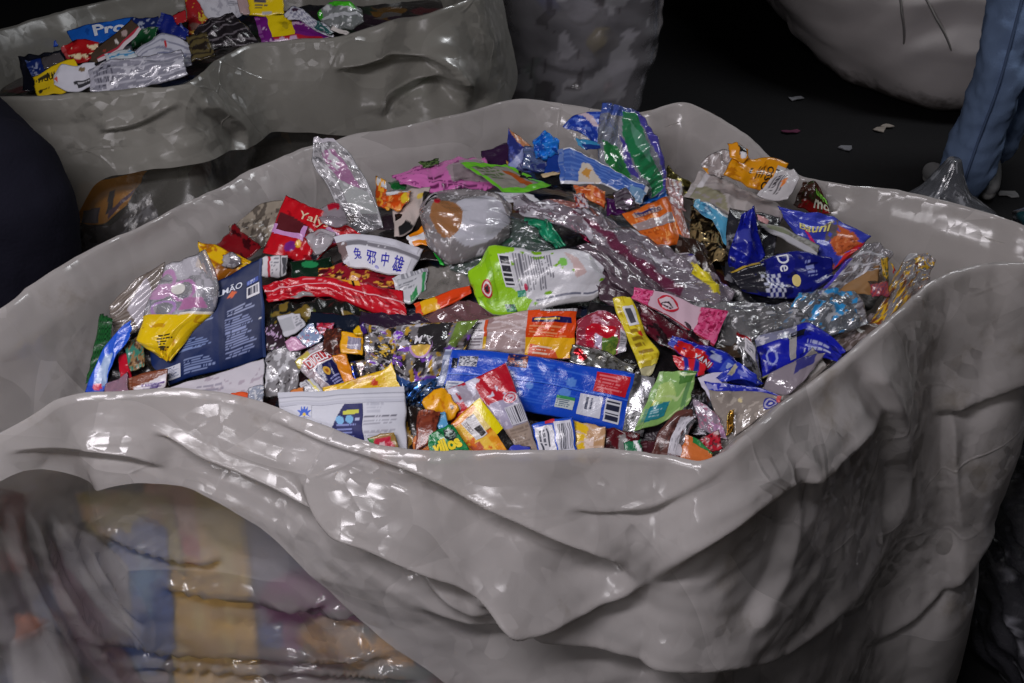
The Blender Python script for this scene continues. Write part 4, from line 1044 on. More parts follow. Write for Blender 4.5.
ck = J('cookie_wrapper', 'violet blue wrapper with orange cookie picture and yellow lettering', [(778, 206), (802, 212), (834, 216), (852, 226), (872, 236)], [(784, 218), (800, 240), (812, 266), (822, 280), (846, 262)], (60, 70, 184), [
    ('p', [(.62, .1), (.82, .1), (1, .3), (.96, .7), (.78, .6), (.62, .45)], (206, 104, 58)), ('p', [(.5, .2), (.63, .0), (.66, .3), (.58, .5)], (110, 100, 104)), ('p', [(.86, .55), (1, .2), (1, 1), (.8, .95)], (206, 46, 46)), ('p', [(.55, .82), (.78, .74), (.84, 1), (.55, 1)], (190, 92, 50)), ('p', [(.3, .55), (.5, .7), (.5, .82), (.3, .65)], (220, 40, 110)), ('n', 9, 9, .55, (80, 90, 210))], k=.7, cr=.006, th=.018)
P(ck, 'cookie_picture', .66, .16, .92, .56, (206, 104, 58), [('n', 5, 5, .2, (224, 130, 80)), ('n', 7, 7, .5, (160, 76, 44))], shape='round')
T(ck, 'Bauni', .22, .52, .56, .74, (230, 220, 130), bold=.015, rise=1.9)
bx = J('carton', 'thin silver grey box between the royal blue film and the cookie wrapper', [(758, 222), (780, 226), (820, 246)], [(762, 228), (790, 244), (816, 258)], (160, 160, 154), [('n', 9, 4, .4, (120, 118, 112)), ('e', .3, .4, .2, .2, (130, 136, 110)), ('r', 0, .6, 1, 1, (176, 176, 180)), ('e', .7, .8, .02, .1, (120, 30, 60))], mat='card', k=.6, cr=.002, th=.012)
P(bx, 'box_side', .2, .62, 1.0, .98, (186, 186, 192), mat='card', up=.001)
J('snack_wrapper', 'small pink and white twist beside the royal blue film', [(757, 214), (770, 220)], [(758, 220), (768, 224)], (200, 150, 150), k=.6, cr=.004)
cc = J('clear_bag', 'crinkled silvery clear bag below the cookie wrapper', [(864, 244), (876, 242), (894, 254)], [(808, 302), (836, 302), (868, 286)], (176, 172, 178), [('n', 12, 4, .35, (224, 224, 230), .85), ('l', 6, .2, (215, 215, 222), .75), ('p', [(.0, .3), (.1, .3), (.1, .9), (0, .9)], (90, 80, 200), .9)], mat='clear', alpha=.42, k=.6, cr=.010, th=.02, cat='bag')
J('paper_bag', 'brown paper corner under the silvery clear bag', [(846, 284), (880, 262)], [(838, 292), (876, 296)], (150, 112, 70), k=.4, cr=.003, mat='card')
fl = J('snack_label', 'small fruit printed label with a dark mesh pattern beside the brown paper corner', [(868, 282), (888, 278)], [(872, 298), (890, 296)], (120, 60, 90), [('k', 0, 0, 1, 1, 9, 7, (180, 70, 70)), ('r', .0, .0, 1, .2, (60, 40, 30))], k=.4, cr=.003)
J('snack_wrapper', 'thin yellow and green leaf film standing by the side rim', [(880, 258), (888, 258)], [(882, 276), (888, 280)], (190, 150, 40), [('n', 3, 6, .2, (60, 70, 40))], k=.7, cr=.004)
J('snack_wrapper', 'narrow red and yellow strip by the side rim', [(890, 262), (895, 270)], [(893, 266), (893, 274)], (214, 180, 50), [('r', .5, 0, 1, 1, (180, 40, 50))], k=.6)
yd = J('clear_bag', 'clear bag printed with yellow and brown flakes at the side rim', [(896, 272), (908, 254), (924, 252), (935, 262)], [(866, 330), (880, 326), (900, 310), (928, 284)], (168, 160, 158), [('n', 9, 7, .1, (226, 180, 40), .9), ('n', 11, 10, .35, (130, 70, 30), .9), ('n', 5, 6, .25, (190, 186, 190), .4)], mat='clear', alpha=.4, k=.55, cr=.008, th=.02, cat='bag')
P(yd, 'gathered_neck', .35, .0, .6, .14, (210, 208, 212), mat='clear', alpha=.5)
f1 = J('clear_bag', 'plain crumpled clear bag in front of the navy wrapper', [(690, 300), (730, 302), (770, 304), (800, 300)], [(700, 342), (740, 346), (768, 334), (810, 330)], (150, 150, 152), [('n', 9, 5, .4, (205, 205, 210), .7)], mat='clear', alpha=.4, k=.45, cr=.012, th=.024, cat='bag')
f2 = J('clear_bag', 'clear bag printed with light blue fish below the cookie wrapper', [(796, 296), (830, 288), (862, 296)], [(778, 334), (820, 338), (868, 326)], (140, 146, 154), [('n', 7, 6, .25, (52, 150, 214), .95), ('n', 9, 6, .5, (205, 210, 216), .7)], mat='clear', alpha=.42, k=.5, cr=.010, th=.024, cat='bag')
P(f2, 'gathered_neck', .88, .1, 1.0, .9, (180, 176, 180), [('l', 5, .3, (110, 104, 110), .8)], mat='clear', alpha=.6)
db = J('printed_bag', 'cobalt blue bag with clear folds and grey stripe lying by the side rim', [(754, 336), (780, 330), (808, 322), (832, 336), (846, 350)], [(762, 380), (784, 372), (806, 362), (822, 358), (838, 362)], (26, 34, 170), [
    ('n', 6, 6, .45, (16, 22, 120)), ('e', .14, .6, .07, .2, (150, 160, 220)), ('e', .14, .6, .05, .14, (26, 34, 170)), ('t', .55, .45, .88, .62, 1, (180, 186, 225)), ('t', .52, .68, .92, .84, 1, (190, 196, 230)), ('r', 0, .95, .6, 1, (190, 186, 120))], k=.7, cr=.008, th=.022)
P(db, 'grey_stripe', .34, .3, .42, .82, (160, 156, 156)); P(db, 'clear_fold', .0, .0, .42, .26, (150, 152, 176), [('n', 9, 3, .3, (214, 214, 226), .9)], mat='clear', alpha=.75); P(db, 'dark_mark', .33, .18, .5, .34, (14, 16, 34))
J('plastic_film', 'lilac clear film with a navy label spilling from under the cobalt bag', [(770, 372), (800, 358), (826, 352)], [(762, 392), (790, 394), (812, 372)], (160, 150, 160), [('p', [(.5, .0), (.85, .0), (.85, .4), (.5, .5)], (60, 60, 130), .9)], mat='clear', alpha=.7, k=.5, cr=.004)
sl = J('foil_wrapper', 'silver crinkled wrapper with white label and red edge', [(736, 332), (748, 340), (756, 352)], [(738, 352), (746, 372), (764, 386)], (190, 190, 192), [('n', 8, 8, .1, (90, 90, 92)), ('r', 0, .0, .6, .12, (190, 34, 44))], mat='foil', k=.6, cr=.008)
P(sl, 'paper_label', .3, .08, .75, .5, (206, 204, 210), [('t', .15, .15, .85, .85, 4, (110, 110, 120))])
# ---- pink berry sleeve, red blue packet
bs = J('berry_sleeve', 'pink and white folded sleeve with berry pictures at both ends', [(635, 287), (664, 293), (700, 306), (728, 311)], [(631, 299), (660, 312), (692, 332), (714, 346)], (206, 176, 190), [('p', [(.0, 0), (.2, 0), (.18, 1), (0, 1)], (206, 70, 120)), ('p', [(.72, 0), (1, 0), (1, 1), (.76, 1)], (206, 70, 120))], mat='matte', k=.6, cr=.002, th=.01)
P(bs, 'berry_picture', .0, .03, .19, .97, (212, 70, 124), [('n', 5, 5, .1, (226, 110, 156)), ('n', 7, 6, .4, (160, 30, 76))]); P(bs, 'berry_picture', .74, .03, 1.0, .97, (206, 64, 116), [('n', 6, 7, .1, (224, 106, 150)), ('n', 8, 8, .4, (150, 26, 70))])
P(bs, 'oval_logo', .27, .1, .50, .8, (196, 40, 60), [('e', .5, .5, .43, .4, (214, 196, 204)), ('p', [(.15, .75), (.5, .35), (.85, .75), (.5, .55)], (60, 40, 50)), ('t', .2, .7, .8, .95, 1, (70, 50, 60))], shape='round')
P(bs, 'sleeve_fold', .0, .95, 1.0, 1.0, (150, 30, 50))
rbp = J('chocolate_wrapper', 'long royal blue and red chocolate wrapper sliding towards the near rim', [(672, 336), (700, 344), (730, 356), (764, 384)], [(668, 344), (690, 362), (720, 378), (752, 388)], (34, 50, 176), [('p', [(.0, .45), (.2, .2), (.5, .62), (.5, 1), (0, 1)], (206, 34, 34)), ('p', [(.4, .15), (.52, .2), (.56, .5), (.44, .5)], (170, 180, 216)), ('n', 9, 5, .5, (24, 34, 130))], k=.6, cr=.005, th=.014)
P(rbp, 'picture_panel', .58, .15, .82, .75, (60, 84, 190), [('p', [(.1, .3), (.9, .1), (.8, .8), (.2, .7)], (160, 176, 220)), ('p', [(.3, .4), (.7, .3), (.65, .7), (.35, .6)], (90, 110, 190))])
T(rbp, 'YANI', .28, .6, .48, .9, (220, 220, 230), bold=.012)
rs = J('candy_wrapper', 'red wrapper with blue stripes under the royal blue chocolate wrapper', [(672, 356), (690, 358), (706, 366)], [(676, 366), (692, 376), (704, 376)], (206, 34, 44), [('r', .3, 0, .45, 1, (34, 44, 150)), ('r', .62, 0, .78, 1, (34, 44, 150))], k=.5, cr=.005)
# ---- lime pouch
lime = J('rice_pouch', 'lime green and white pouch bulging in the middle of the heap', [(467, 272), (480, 262), (490, 244), (520, 248), (532, 253), (566, 249), (588, 253), (604, 268)], [(478, 304), (494, 315), (520, 316), (545, 308), (572, 304), (592, 302), (606, 288)], (212, 212, 218), [
    ('p', [(0, 0), (.38, 0), (.38, .1), (.30, .16), (.30, .60), (.44, .84), (.36, 1), (0, 1)], (150, 206, 30)), ('n', 7, 5, .62, (126, 180, 24)), ('c', .46, .14, .62, .70, 9, (96, 96, 108)), ('c', .36, .14, .46, .7, 5, (110, 110, 120)), ('p', [(.7, .1), (.78, .2), (.84, .5), (.76, .6), (.74, .3)], (206, 180, 178)), ('e', .69, .3, .025, .08, (130, 200, 90)), ('t', .46, .83, .98, .90, 1, (110, 112, 130)), ('p', [(.4, .92), (.95, .90), (.92, 1), (.38, 1)], (186, 184, 186))], k=.7, cr=.005, th=.034, cf=2.4, edge=.5)
P(lime, 'barcode_panel', .27, .17, .345, .62, (222, 222, 228), [('d', .1, .05, .9, .95, 18, (50, 50, 60))])
P(lime, 'round_logo', .07, .42, .17, .74, (190, 40, 50), [('o', .5, .5, .4, .4, (230, 220, 220)), ('p', [(.3, .4), (.7, .3), (.6, .7), (.4, .7)], (40, 36, 40))], shape='round')
P(lime, 'recycling_mark', .34, .66, .40, .76, (60, 150, 120)); P(lime, 'green_stamp', .24, .86, .31, .96, (60, 140, 90), [('n', 4, 3, .2, (30, 70, 60))])
P(lime, 'red_stamp', .395, .58, .42, .68, (190, 40, 80), shape='round')
P(lime, 'gathered_top', .155, .03, .20, .8, (134, 190, 24))
# ---- below the lime pouch
oy = J('noodle_packet', 'clear packet with white table and an orange and yellow panel under the lime pouch', [(456, 322), (490, 318), (530, 310), (577, 309)], [(452, 352), (490, 352), (530, 357), (573, 360)], (206, 180, 178), [('n', 5, 9, .25, (226, 206, 206), .8), ('l', 3, .12, (234, 220, 222), .85), ('n', 6, 5, .5, (170, 140, 140), .8)], mat='clear', alpha=.72, k=.6, cr=.004, th=.018)
P(oy, 'nutrition_panel', .04, .08, .27, .92, (216, 212, 216), [('t', .08, .08, .92, .92, 9, (130, 120, 126)), ('r', .9, 0, 1, .6, (214, 84, 40)), ('r', .9, .6, 1, 1, (226, 180, 40))])
pn = P(oy, 'orange_panel', .60, .02, 1.0, .99, (226, 76, 24), [('p', [(0, .62), (1, .58), (1, 1), (0, 1)], (236, 176, 26)), ('t', .06, .36, .9, .6, 4, (236, 150, 100)), ('p', [(.1, .75), (.6, .86), (.7, 1), (.05, 1)], (220, 90, 50)), ('t', .15, .8, .6, .98, 3, (240, 210, 190))])
P(oy, 'name_band', .64, .20, .96, .30, (34, 30, 90), [('t', .05, .2, .8, .85, 1, (230, 190, 60))], up=.0016); P(oy, 'crimped_seal', .70, .0, 1.0, .06, (190, 186, 190), [('b', 0, 0, 1, 1, 40, (140, 136, 140))], up=.0016)
rw = J('candy_bag', 'red topped clear bag with green leaf picture beside the yellow stick sachet', [(577, 322), (596, 310), (616, 314), (628, 326)], [(576, 346), (592, 352), (606, 360), (626, 350)], (170, 60, 80), [('n', 6, 6, .3, (214, 150, 170), .9), ('p', [(.2, .35), (.75, .3), (.75, .6), (.2, .6)], (196, 24, 44), 1), ('p', [(.52, .6), (.8, .5), (.8, 1), (.55, .95)], (84, 120, 50), 1), ('p', [(.36, .55), (.5, .55), (.5, .85), (.36, .85)], (196, 180, 206), 1), ('r', .84, .3, 1, 1, (190, 186, 196), .95), ('r', .2, .55, .35, .9, (196, 30, 60), 1)], mat='clear', alpha=.75, k=.6, cr=.007, th=.016)
P(rw, 'leaf_picture', .50, .58, .80, .98, (90, 124, 50), [('n', 5, 5, .1, (130, 150, 60)), ('p', [(0, .6), (.5, .8), (.6, 1), (0, .8)], (220, 200, 60))]); P(rw, 'white_side', .84, .3, .98, .95, (196, 194, 202), [('t', .1, .1, .9, .9, 9, (120, 120, 130))])
fs = J('foil_wrapper', 'long silver foil strip with red flower marks behind the blue biscuit pack', [(572, 346), (600, 350), (636, 366)], [(568, 362), (600, 372), (630, 380)], (178, 178, 176), [('n', 12, 5, .2, (110, 108, 100)), ('e', .12, .4, .07, .25, (190, 40, 50)), ('e', .2, .6, .06, .2, (190, 40, 50))], mat='foil', k=.5, cr=.006)
ys = J('stick_sachet', 'narrow yellow stick sachet with white bar code standing in the heap', [(613, 298), (616, 312), (626, 338), (637, 362), (642, 380)], [(630, 296), (638, 312), (646, 334), (660, 354), (652, 374)], (226, 206, 50), [('c', .4, .2, .75, .9, 4, (150, 120, 30)), ('n', 6, 5, .55, (190, 160, 30)), ('e', .46, .7, .03, .12, (214, 60, 40)), ('r', .86, 0, 1, 1, (196, 190, 150))], k=.75, cr=.005, th=.014)
P(ys, 'barcode_panel', .12, .35, .36, .85, (220, 220, 226), [('d', .12, .1, .88, .9, 14, (80, 80, 90))])
P(ys, 'crimped_seal', .80, .0, .87, 1.0, (234, 220, 90), [('d', 0, 0, 1, 1, 18, (190, 170, 50))])
# ---- near side of the heap
J('plastic_film', 'clear crumpled film with black streaks beside the navy pouch', [(266, 352), (284, 346), (300, 352)], [(266, 398), (284, 396), (300, 388)], (176, 174, 178), [('n', 6, 5, .2, (225, 225, 230), .8), ('n', 6, 6, .5, (50, 44, 46), .95)], mat='clear', alpha=.55, k=.6, cr=.010, th=.012)
J('snack_wrapper', 'dark wrapper with lilac and white glints below the white box label', [(265, 326), (282, 322)], [(266, 352), (288, 350)], (48, 34, 44), [('n', 7, 6, .45, (190, 160, 196)), ('n', 5, 4, .6, WHT)], k=.6, cr=.006)
gb = J('carton', 'pale grey folded label card above the blue clear square', [(277, 317), (290, 314), (300, 313)], [(284, 338), (296, 334), (306, 326)], (196, 196, 204), [('r', .05, .15, .6, .8, (170, 172, 178)), ('t', .62, .2, .95, .9, 5, (130, 132, 140))], mat='card', k=.7, cr=.001, th=.006)
J('plastic_film', 'mauve pink scrap under the blue clear square', [(284, 342), (300, 334)], [(290, 352), (308, 348)], (206, 150, 186), k=.6, cr=.003)
J('candy_wrapper', 'small red and dark wrapper behind the blue clear square', [(316, 322), (334, 322)], [(318, 334), (332, 338)], (180, 34, 60), [('n', 5, 5, .2, (60, 24, 40)), ('n', 5, 5, .5, (210, 150, 190))], k=.6, cr=.005)
J('snack_wrapper', 'dark brown crinkled wrapper beside the yellow tag', [(326, 328), (342, 328)], [(322, 352), (342, 356)], (70, 36, 30), [('n', 7, 7, .4, (120, 60, 40))], k=.5, cr=.007)
sq = J('plastic_sachet', 'pale blue clear square sachet above the pasta bag', [(296, 338), (306, 326), (312, 323)], [(307, 347), (318, 344), (324, 338)], (150, 170, 206), [('n', 5, 5, .45, (206, 214, 230), .9), ('n', 6, 6, .6, (196, 80, 100), .9)], mat='clear', alpha=.8, k=.7, cr=.003, th=.008)
dv = J('pasta_bag', 'clear pasta bag with red name band and navy panel with gold emblem', [(294, 362), (308, 350), (324, 342)], [(324, 396), (340, 390), (354, 381)], (196, 180, 186), [('l', 5, .3, (214, 206, 214), .8), ('n', 5, 5, .5, (150, 120, 130), .8), ('p', [(0, 0), (.5, .0), (.5, .12), (0, .2)], (206, 190, 90), .95)], mat='clear', alpha=.62, k=.7, cr=.004, th=.016)
P(dv, 'name_band', .18, .12, .98, .38, (176, 34, 40), [('r', 0, 0, 1, .08, WHT), ('r', 0, .9, 1, 1, WHT)])
pn = P(dv, 'navy_panel', .30, .39, .88, .99, (24, 28, 84), [('t', .35, .55, .9, .95, 4, (150, 154, 206)), ('r', 0, 0, .03, 1, (196, 190, 206))])
P(dv, 'gold_emblem', .48, .46, .68, .66, (214, 170, 66), [('e', .5, .5, .24, .24, (160, 90, 30))], shape='round', up=.0016)
T(dv, 'DIVELLA', .23, .17, .94, .335, (236, 234, 238), bold=.02, up=.0022)
J('sachet', 'small white label sachet with yellow stripes at the foot of the pasta bag', [(299, 384), (312, 377)], [(304, 396), (324, 391)], (206, 206, 212), [('p', [(.62, 0), (.72, 0), (.86, 1), (.74, 1)], (226, 214, 80)), ('p', [(.45, 0), (.5, 0), (.62, 1), (.56, 1)], (90, 90, 100)), ('t', .08, .2, .42, .9, 4, (140, 140, 150))], k=.6, cr=.003)
J('snack_wrapper', 'orange film edge between the pasta bag and the mix bag', [(332, 356), (346, 352)], [(344, 382), (356, 382)], (226, 140, 30), k=.6, cr=.004)
J('candy_wrapper', 'tiny orange scraps at the corner of the white zip pouch', [(290, 391), (304, 387)], [(292, 399), (304, 397)], (214, 130, 70), k=.5, cr=.004)
J('foil_wrapper', 'foil scrap with blue edge beside the orange film edge', [(350, 362), (372, 358)], [(354, 382), (376, 376)], (150, 140, 140), [('r', 0, 0, .2, 1, (40, 70, 170)), ('n', 7, 7, .2, (60, 54, 60)), ('n', 8, 8, .5, (210, 180, 100))], mat='foil', k=.6, cr=.008)
yt = J('sachet', 'amber yellow tag with grey middle beside the mix bag', [(341, 331), (354, 333), (364, 336)], [(340, 353), (352, 355), (363, 356)], (236, 170, 20), k=.7, cr=.002)
P(yt, 'grey_panel', .30, .22, .9, .76, (170, 166, 186), [('b', .0, .0, 1, 1, 14, (140, 136, 160))])
J('snack_wrapper', 'yellow corner of film with dark violet edge behind the amber tag', [(352, 330), (364, 322)], [(356, 336), (368, 334)], (222, 180, 20), [('r', .6, 0, 1, 1, (60, 30, 110))], k=.7, cr=.003)
mix = J('snack_bag', 'large silvery see-through mix bag covered in black yellow and purple print', [(363, 322), (390, 326), (430, 322), (478, 319)], [(366, 372), (388, 384), (412, 410), (446, 402)], (146, 142, 146), [
    ('n', 11, 8, .12, (44, 42, 44), .97), ('n', 9, 7, .34, (206, 204, 212), .95), ('n', 13, 6, .46, (200, 160, 50), .98), ('n', 8, 10, .5, (130, 80, 190), .98), ('p', [(.5, .05), (.78, .0), (.8, .4), (.52, .4)], (50, 48, 50), .97), ('p', [(.3, .78), (.9, .66), (.95, 1), (.3, 1)], (60, 100, 170), .8), ('p', [(.82, .0), (1, .0), (.9, .35), (.82, .3)], (130, 160, 70), .8)], mat='clear', alpha=.7, k=.6, cr=.010, th=.022, cf=3.6)
P(mix, 'oval_logo', .46, .19, .68, .47, (190, 150, 210), [('e', .5, .5, .42, .42, (226, 190, 90)), ('p', [(0, 0), (1, 0), (1, .35), (0, .45)], (50, 46, 50))], shape='round')
T(mix, 'MIX', .50, .19, .66, .29, (226, 224, 230), bold=.02); P(mix, 'silver_edge', .0, .0, .05, 1.0, (206, 204, 214), mat='foil')
P(mix, 'violet_spot', .28, .10, .38, .26, (130, 70, 200), [('n', 4, 4, .1, (220, 210, 235))], shape='round')
P(mix, 'black_print', .1, .34, .3, .62, (40, 38, 40), [('n', 5, 5, .25, (206, 170, 60)), ('n', 6, 4, .5, (210, 210, 216))])
J('foil_wrapper', 'crinkled blue and silver foil between the mix bag and the blue biscuit pack', [(404, 386), (426, 376), (450, 372)], [(406, 416), (424, 412), (440, 400)], (60, 110, 176), [('n', 9, 7, .1, (30, 40, 60)), ('n', 9, 9, .4, (180, 196, 220))], mat='foil', k=.6, cr=.012, cf=4.5)
blue = J('biscuit_packet', 'long bright blue biscuit packet with silver end and red square', [(446, 349), (500, 352), (560, 360), (655, 378)], [(432, 404), (500, 408), (560, 418), (642, 438)], (22, 74, 196), [
    ('n', 7, 3, .55, (18, 62, 176)), ('t', .22, .12, .72, .46, 6, (60, 110, 216)), ('t', .3, .52, .7, .86, 7, (50, 100, 210)), ('r', 0, .0, .035, 1, (160, 176, 210)), ('e', .43, .54, .02, .06, (90, 140, 220)), ('e', .62, .36, .025, .08, (90, 140, 220)), ('e', .60, .56, .03, .08, (90, 140, 220))], k=.72, cr=.003, th=.018, cf=2.5, d=1.5)
P(blue, 'code_square', .075, .12, .16, .30, (206, 208, 216), [('n', 9, 9, .0, (50, 56, 80))]); P(blue, 'white_corner', .04, .58, .12, .82, (206, 210, 220), [('t', .1, .1, .9, .9, 4, (120, 130, 160))]); P(blue, 'dark_tab', .045, .16, .07, .34, (20, 24, 40))
P(blue, 'cookie_picture', .30, .02, .40, .24, (24, 34, 90), [('n', 4, 4, .2, (150, 84, 60)), ('n', 5, 5, .55, (200, 120, 90))]); P(blue, 'red_square', .73, .08, .885, .42, (196, 30, 44), [('t', .08, .12, .92, .9, 5, (226, 120, 126))])
P(blue, 'barcode_panel', .80, .50, .875, .90, (210, 212, 222), [('d', .1, .06, .9, .46, 14, (40, 44, 66)), ('d', .1, .54, .9, .96, 14, (40, 44, 66))]); P(blue, 'white_panel', .675, .50, .785, .88, (206, 208, 220), [('c', .3, .1, .7, .9, 2, (70, 76, 100))])
P(blue, 'recycling_panel', .565, .62, .655, .84, (196, 206, 206), [('r', 0, 0, 1, .25, (60, 150, 90)), ('t', .05, .3, .95, .95, 4, (90, 110, 130))])
P(blue, 'silver_end', .90, .0, 1.0, 1.0, (170, 170, 172), [('n', 4, 6, .2, (110, 110, 112)), ('r', .35, .0, .95, .35, (206, 206, 212))], mat='foil'); P(blue, 'fin_seam', .035, .445, .9, .475, (60, 110, 220), up=.002)
P(blue, 'crimped_seal', .0, .0, .03, 1.0, (180, 190, 214), [('d', 0, 0, 1, 1, 26, (120, 130, 160))])
# ---- front edge
mar = J('chocolate_wrapper', 'dark maroon wrapper with silver lettering at the near rim', [(590, 426), (612, 428), (640, 434)], [(592, 462), (612, 464), (640, 464)], (84, 18, 26), [('n', 6, 5, .4, (50, 12, 18)), ('p', [(.55, .2), (.7, .1), (.75, .9), (.6, 1)], (130, 126, 126))], k=.6, cr=.005)
J('snack_wrapper', 'green scrap with white stripe at the near rim beside the brown and white wrapper', [(624, 442), (640, 440)], [(624, 462), (644, 462)], (20, 110, 70), [('p', [(.6, 0), (.8, 0), (1, .6), (.8, .6)], WHT)], k=.6, cr=.003)
J('snack_wrapper', 'yellow and tan clear wrapper tucked under the blue biscuit packet', [(570, 420), (588, 424), (606, 428)], [(574, 462), (590, 464), (602, 462)], (190, 150, 110), [('p', [(0, 0), (.5, 0), (.4, 1), (.1, 1)], (226, 186, 30)), ('p', [(.35, .4), (.7, .3), (.7, .6), (.4, .8)], (226, 206, 196)), ('l', 4, .2, (206, 180, 160))], k=.6, cr=.006)
wb = J('biscuit_packet', 'blue packet end with white panel and bar code at the near rim', [(532, 424), (552, 420), (573, 417)], [(540, 462), (556, 462), (578, 458)], (30, 80, 196), k=.75, cr=.002)
P(wb, 'white_panel', .04, .12, .48, .98, (212, 212, 220), [('c', .2, .1, .8, .9, 3, (60, 64, 80))]); P(wb, 'barcode_panel', .52, .06, .94, .80, (210, 210, 220), [('b', .08, .08, .92, .92, 20, (40, 44, 60))])
P(wb, 'red_corner', .3, .0, .55, .08, (196, 50, 70))
rwp = J('bread_bag', 'red topped clear bag with lilac creases and a bar code beside the blue biscuit packet', [(432, 396), (456, 386), (480, 376), (506, 364)], [(480, 464), (496, 462), (520, 460), (541, 456)], (176, 170, 196), [
    ('p', [(0, 0), (1, 0), (1, .32), (.55, .34), (.5, .42), (.0, .6)], (188, 24, 44)), ('p', [(.28, .0), (.52, .05), (.55, .45), (.34, .5)], (168, 160, 176)), ('n', 8, 6, .45, (214, 212, 230)), ('p', [(.38, .66), (1, .62), (1, 1), (.3, 1)], (170, 152, 138)), ('t', .7, .66, .98, .98, 9, (140, 124, 112)), ('p', [(0, .6), (.1, .55), (.2, .8), (0, .9)], (196, 150, 60))], mat='film', k=.72, cr=.006, th=.014)
P(rwp, 'barcode_panel', .76, .42, .99, .62, (212, 212, 222), [('b', .06, .06, .94, .94, 20, (46, 46, 62))]); P(rwp, 'round_stamp', .80, .28, .98, .40, (206, 190, 200), [('o', .5, .5, .45, .45, (196, 60, 80)), ('t', .25, .3, .75, .7, 2, (190, 50, 70))], shape='round')
J('snack_wrapper', 'royal blue film edge at the near rim under the bread bag', [(508, 444), (530, 446)], [(510, 462), (532, 462)], (60, 70, 180), k=.6, cr=.002)
yf = J('candy_wrapper', 'bright amber wrapper behind the brown serrated wrapper', [(421, 402), (434, 390), (446, 388)], [(436, 424), (452, 420), (460, 410)], (236, 166, 20), [('n', 4, 4, .5, (214, 130, 16)), ('e', .8, .7, .06, .1, (90, 60, 20))], k=.75, cr=.006, th=.012)
J('dark_film', 'black brown film between the white zip pouch and the brown serrated wrapper', [(404, 408), (424, 406)], [(405, 462), (424, 458)], (36, 28, 26), [('p', [(.1, .2), (.4, .6), (.1, .8)], (200, 150, 30))], k=.6, cr=.006)
J('snack_wrapper', 'pale blue scrap between the brown and the yellow wrapper', [(434, 414), (446, 412)], [(440, 434), (450, 432)], (90, 160, 206), k=.7, cr=.002)
J('snack_wrapper', 'orange scrap with blue mark at the near rim beside the green wrapper', [(414, 436), (432, 432)], [(412, 462), (434, 462)], (206, 120, 60), [('p', [(.3, .2), (.7, .1), (.6, .5), (.3, .5)], (90, 150, 200))], k=.7, cr=.004)
brn = J('candy_wrapper', 'brown wrapper with serrated edge at the near rim', [(418, 412), (430, 410), (441, 412)], [(414, 452), (424, 446), (434, 440)], (124, 54, 36), [('l', 4, .3, (140, 66, 44)), ('n', 6, 5, .5, (90, 36, 26))], k=.75, cr=.005, th=.010)
P(brn, 'serrated_seal', .0, .0, 1.0, .13, (150, 74, 48), [('b', 0, 0, 1, 1, 16, (110, 50, 34))])
yc = J('snack_packet', 'yellow and orange packet with bright yellow bar and black tip', [(446, 430), (462, 414), (480, 398)], [(478, 462), (500, 456), (514, 444)], (232, 150, 30), [('n', 5, 5, .1, (240, 180, 50)), ('p', [(.2, .1), (.6, .4), (.6, .9), (.3, .7)], (240, 196, 70)), ('p', [(.05, .55), (.4, .6), (.35, 1), (.05, 1)], (190, 90, 60)), ('n', 6, 6, .5, (220, 110, 30))], k=.8, cr=.002, th=.010)
P(yc, 'yellow_bar', .80, .0, 1.0, .66, (240, 222, 20)); P(yc, 'black_tip', .80, .66, 1.0, 1.0, (24, 22, 22)); P(yc, 'barcode_panel', .34, .13, .66, .55, (214, 212, 214), [('d', .45, .06, .95, .94, 16, (40, 36, 36)), ('c', .06, .1, .4, .9, 3, (140, 130, 130)), ('r', .42, .0, .97, .06, (30, 28, 28))])
P(yc, 'pale_panel', .66, .1, .8, .5, (232, 206, 120))
gr = J('candy_wrapper', 'green wrapper with yellow lettering at the near rim', [(428, 436), (440, 428), (452, 424)], [(430, 464), (452, 464), (474, 455)], (22, 130, 70), [('n', 5, 5, .4, (16, 90, 50)), ('p', [(.62, .05), (.9, .3), (.8, .5), (.56, .3)], (40, 48, 50))], k=.8, cr=.006, th=.012, seed=77)
P(gr, 'dark_swirl', .6, .1, .92, .36, (36, 44, 46), [('l', 2, .25, (150, 170, 160))], shape='round'); T(gr, 'villos', .10, .30, .92, .66, (240, 214, 40), bold=.05)
yl = J('snack_pouch', 'yellow pouch with folded tip behind the white zip pouch', [(322, 388), (352, 380), (386, 368), (392, 362)], [(324, 396), (352, 394), (384, 392), (400, 388)], (236, 192, 24), [('n', 5, 4, .5, (206, 150, 16)), ('p', [(.62, .6), (.7, .2), (.74, .7)], (206, 70, 40))], k=.8, cr=.004, th=.012)
P(yl, 'folded_tip', .84, .0, 1.0, 1.0, (240, 204, 40))
zip_ = J('zip_pouch', 'large white zip pouch with blue flower logo and dark blue label at the near rim', [(278, 393), (320, 391), (360, 389), (405, 387)], [(284, 462), (324, 466), (366, 466), (408, 464)], (206, 208, 218), [
    ('r', 0, .07, 1, .085, (176, 178, 190)), ('r', 0, .12, 1, .14, (186, 188, 198)), ('t', .69, .2, .84, .34, 3, (186, 188, 200)), ('r', .66, .36, .93, .40, (196, 196, 206)), ('t', .67, .365, .93, .40, 1, (80, 80, 96)), ('r', .66, .485, .93, .495, (120, 120, 132)), ('t', .67, .42, .93, .48, 2, (160, 160, 172)), ('r', .66, .52, .92, .525, (150, 150, 160)), ('t', .67, .54, .92, .64, 3, (170, 170, 182)), ('t', .27, .43, .33, .46, 1, (60, 66, 90))], mat='matte', k=.82, cr=.0015, th=.014, d=1.4)
P(zip_, 'zip_strip', .01, .15, .99, .19, (190, 192, 204), mat='matte'); P(zip_, 'top_seal', .0, .0, 1.0, .07, (196, 198, 208), mat='matte')
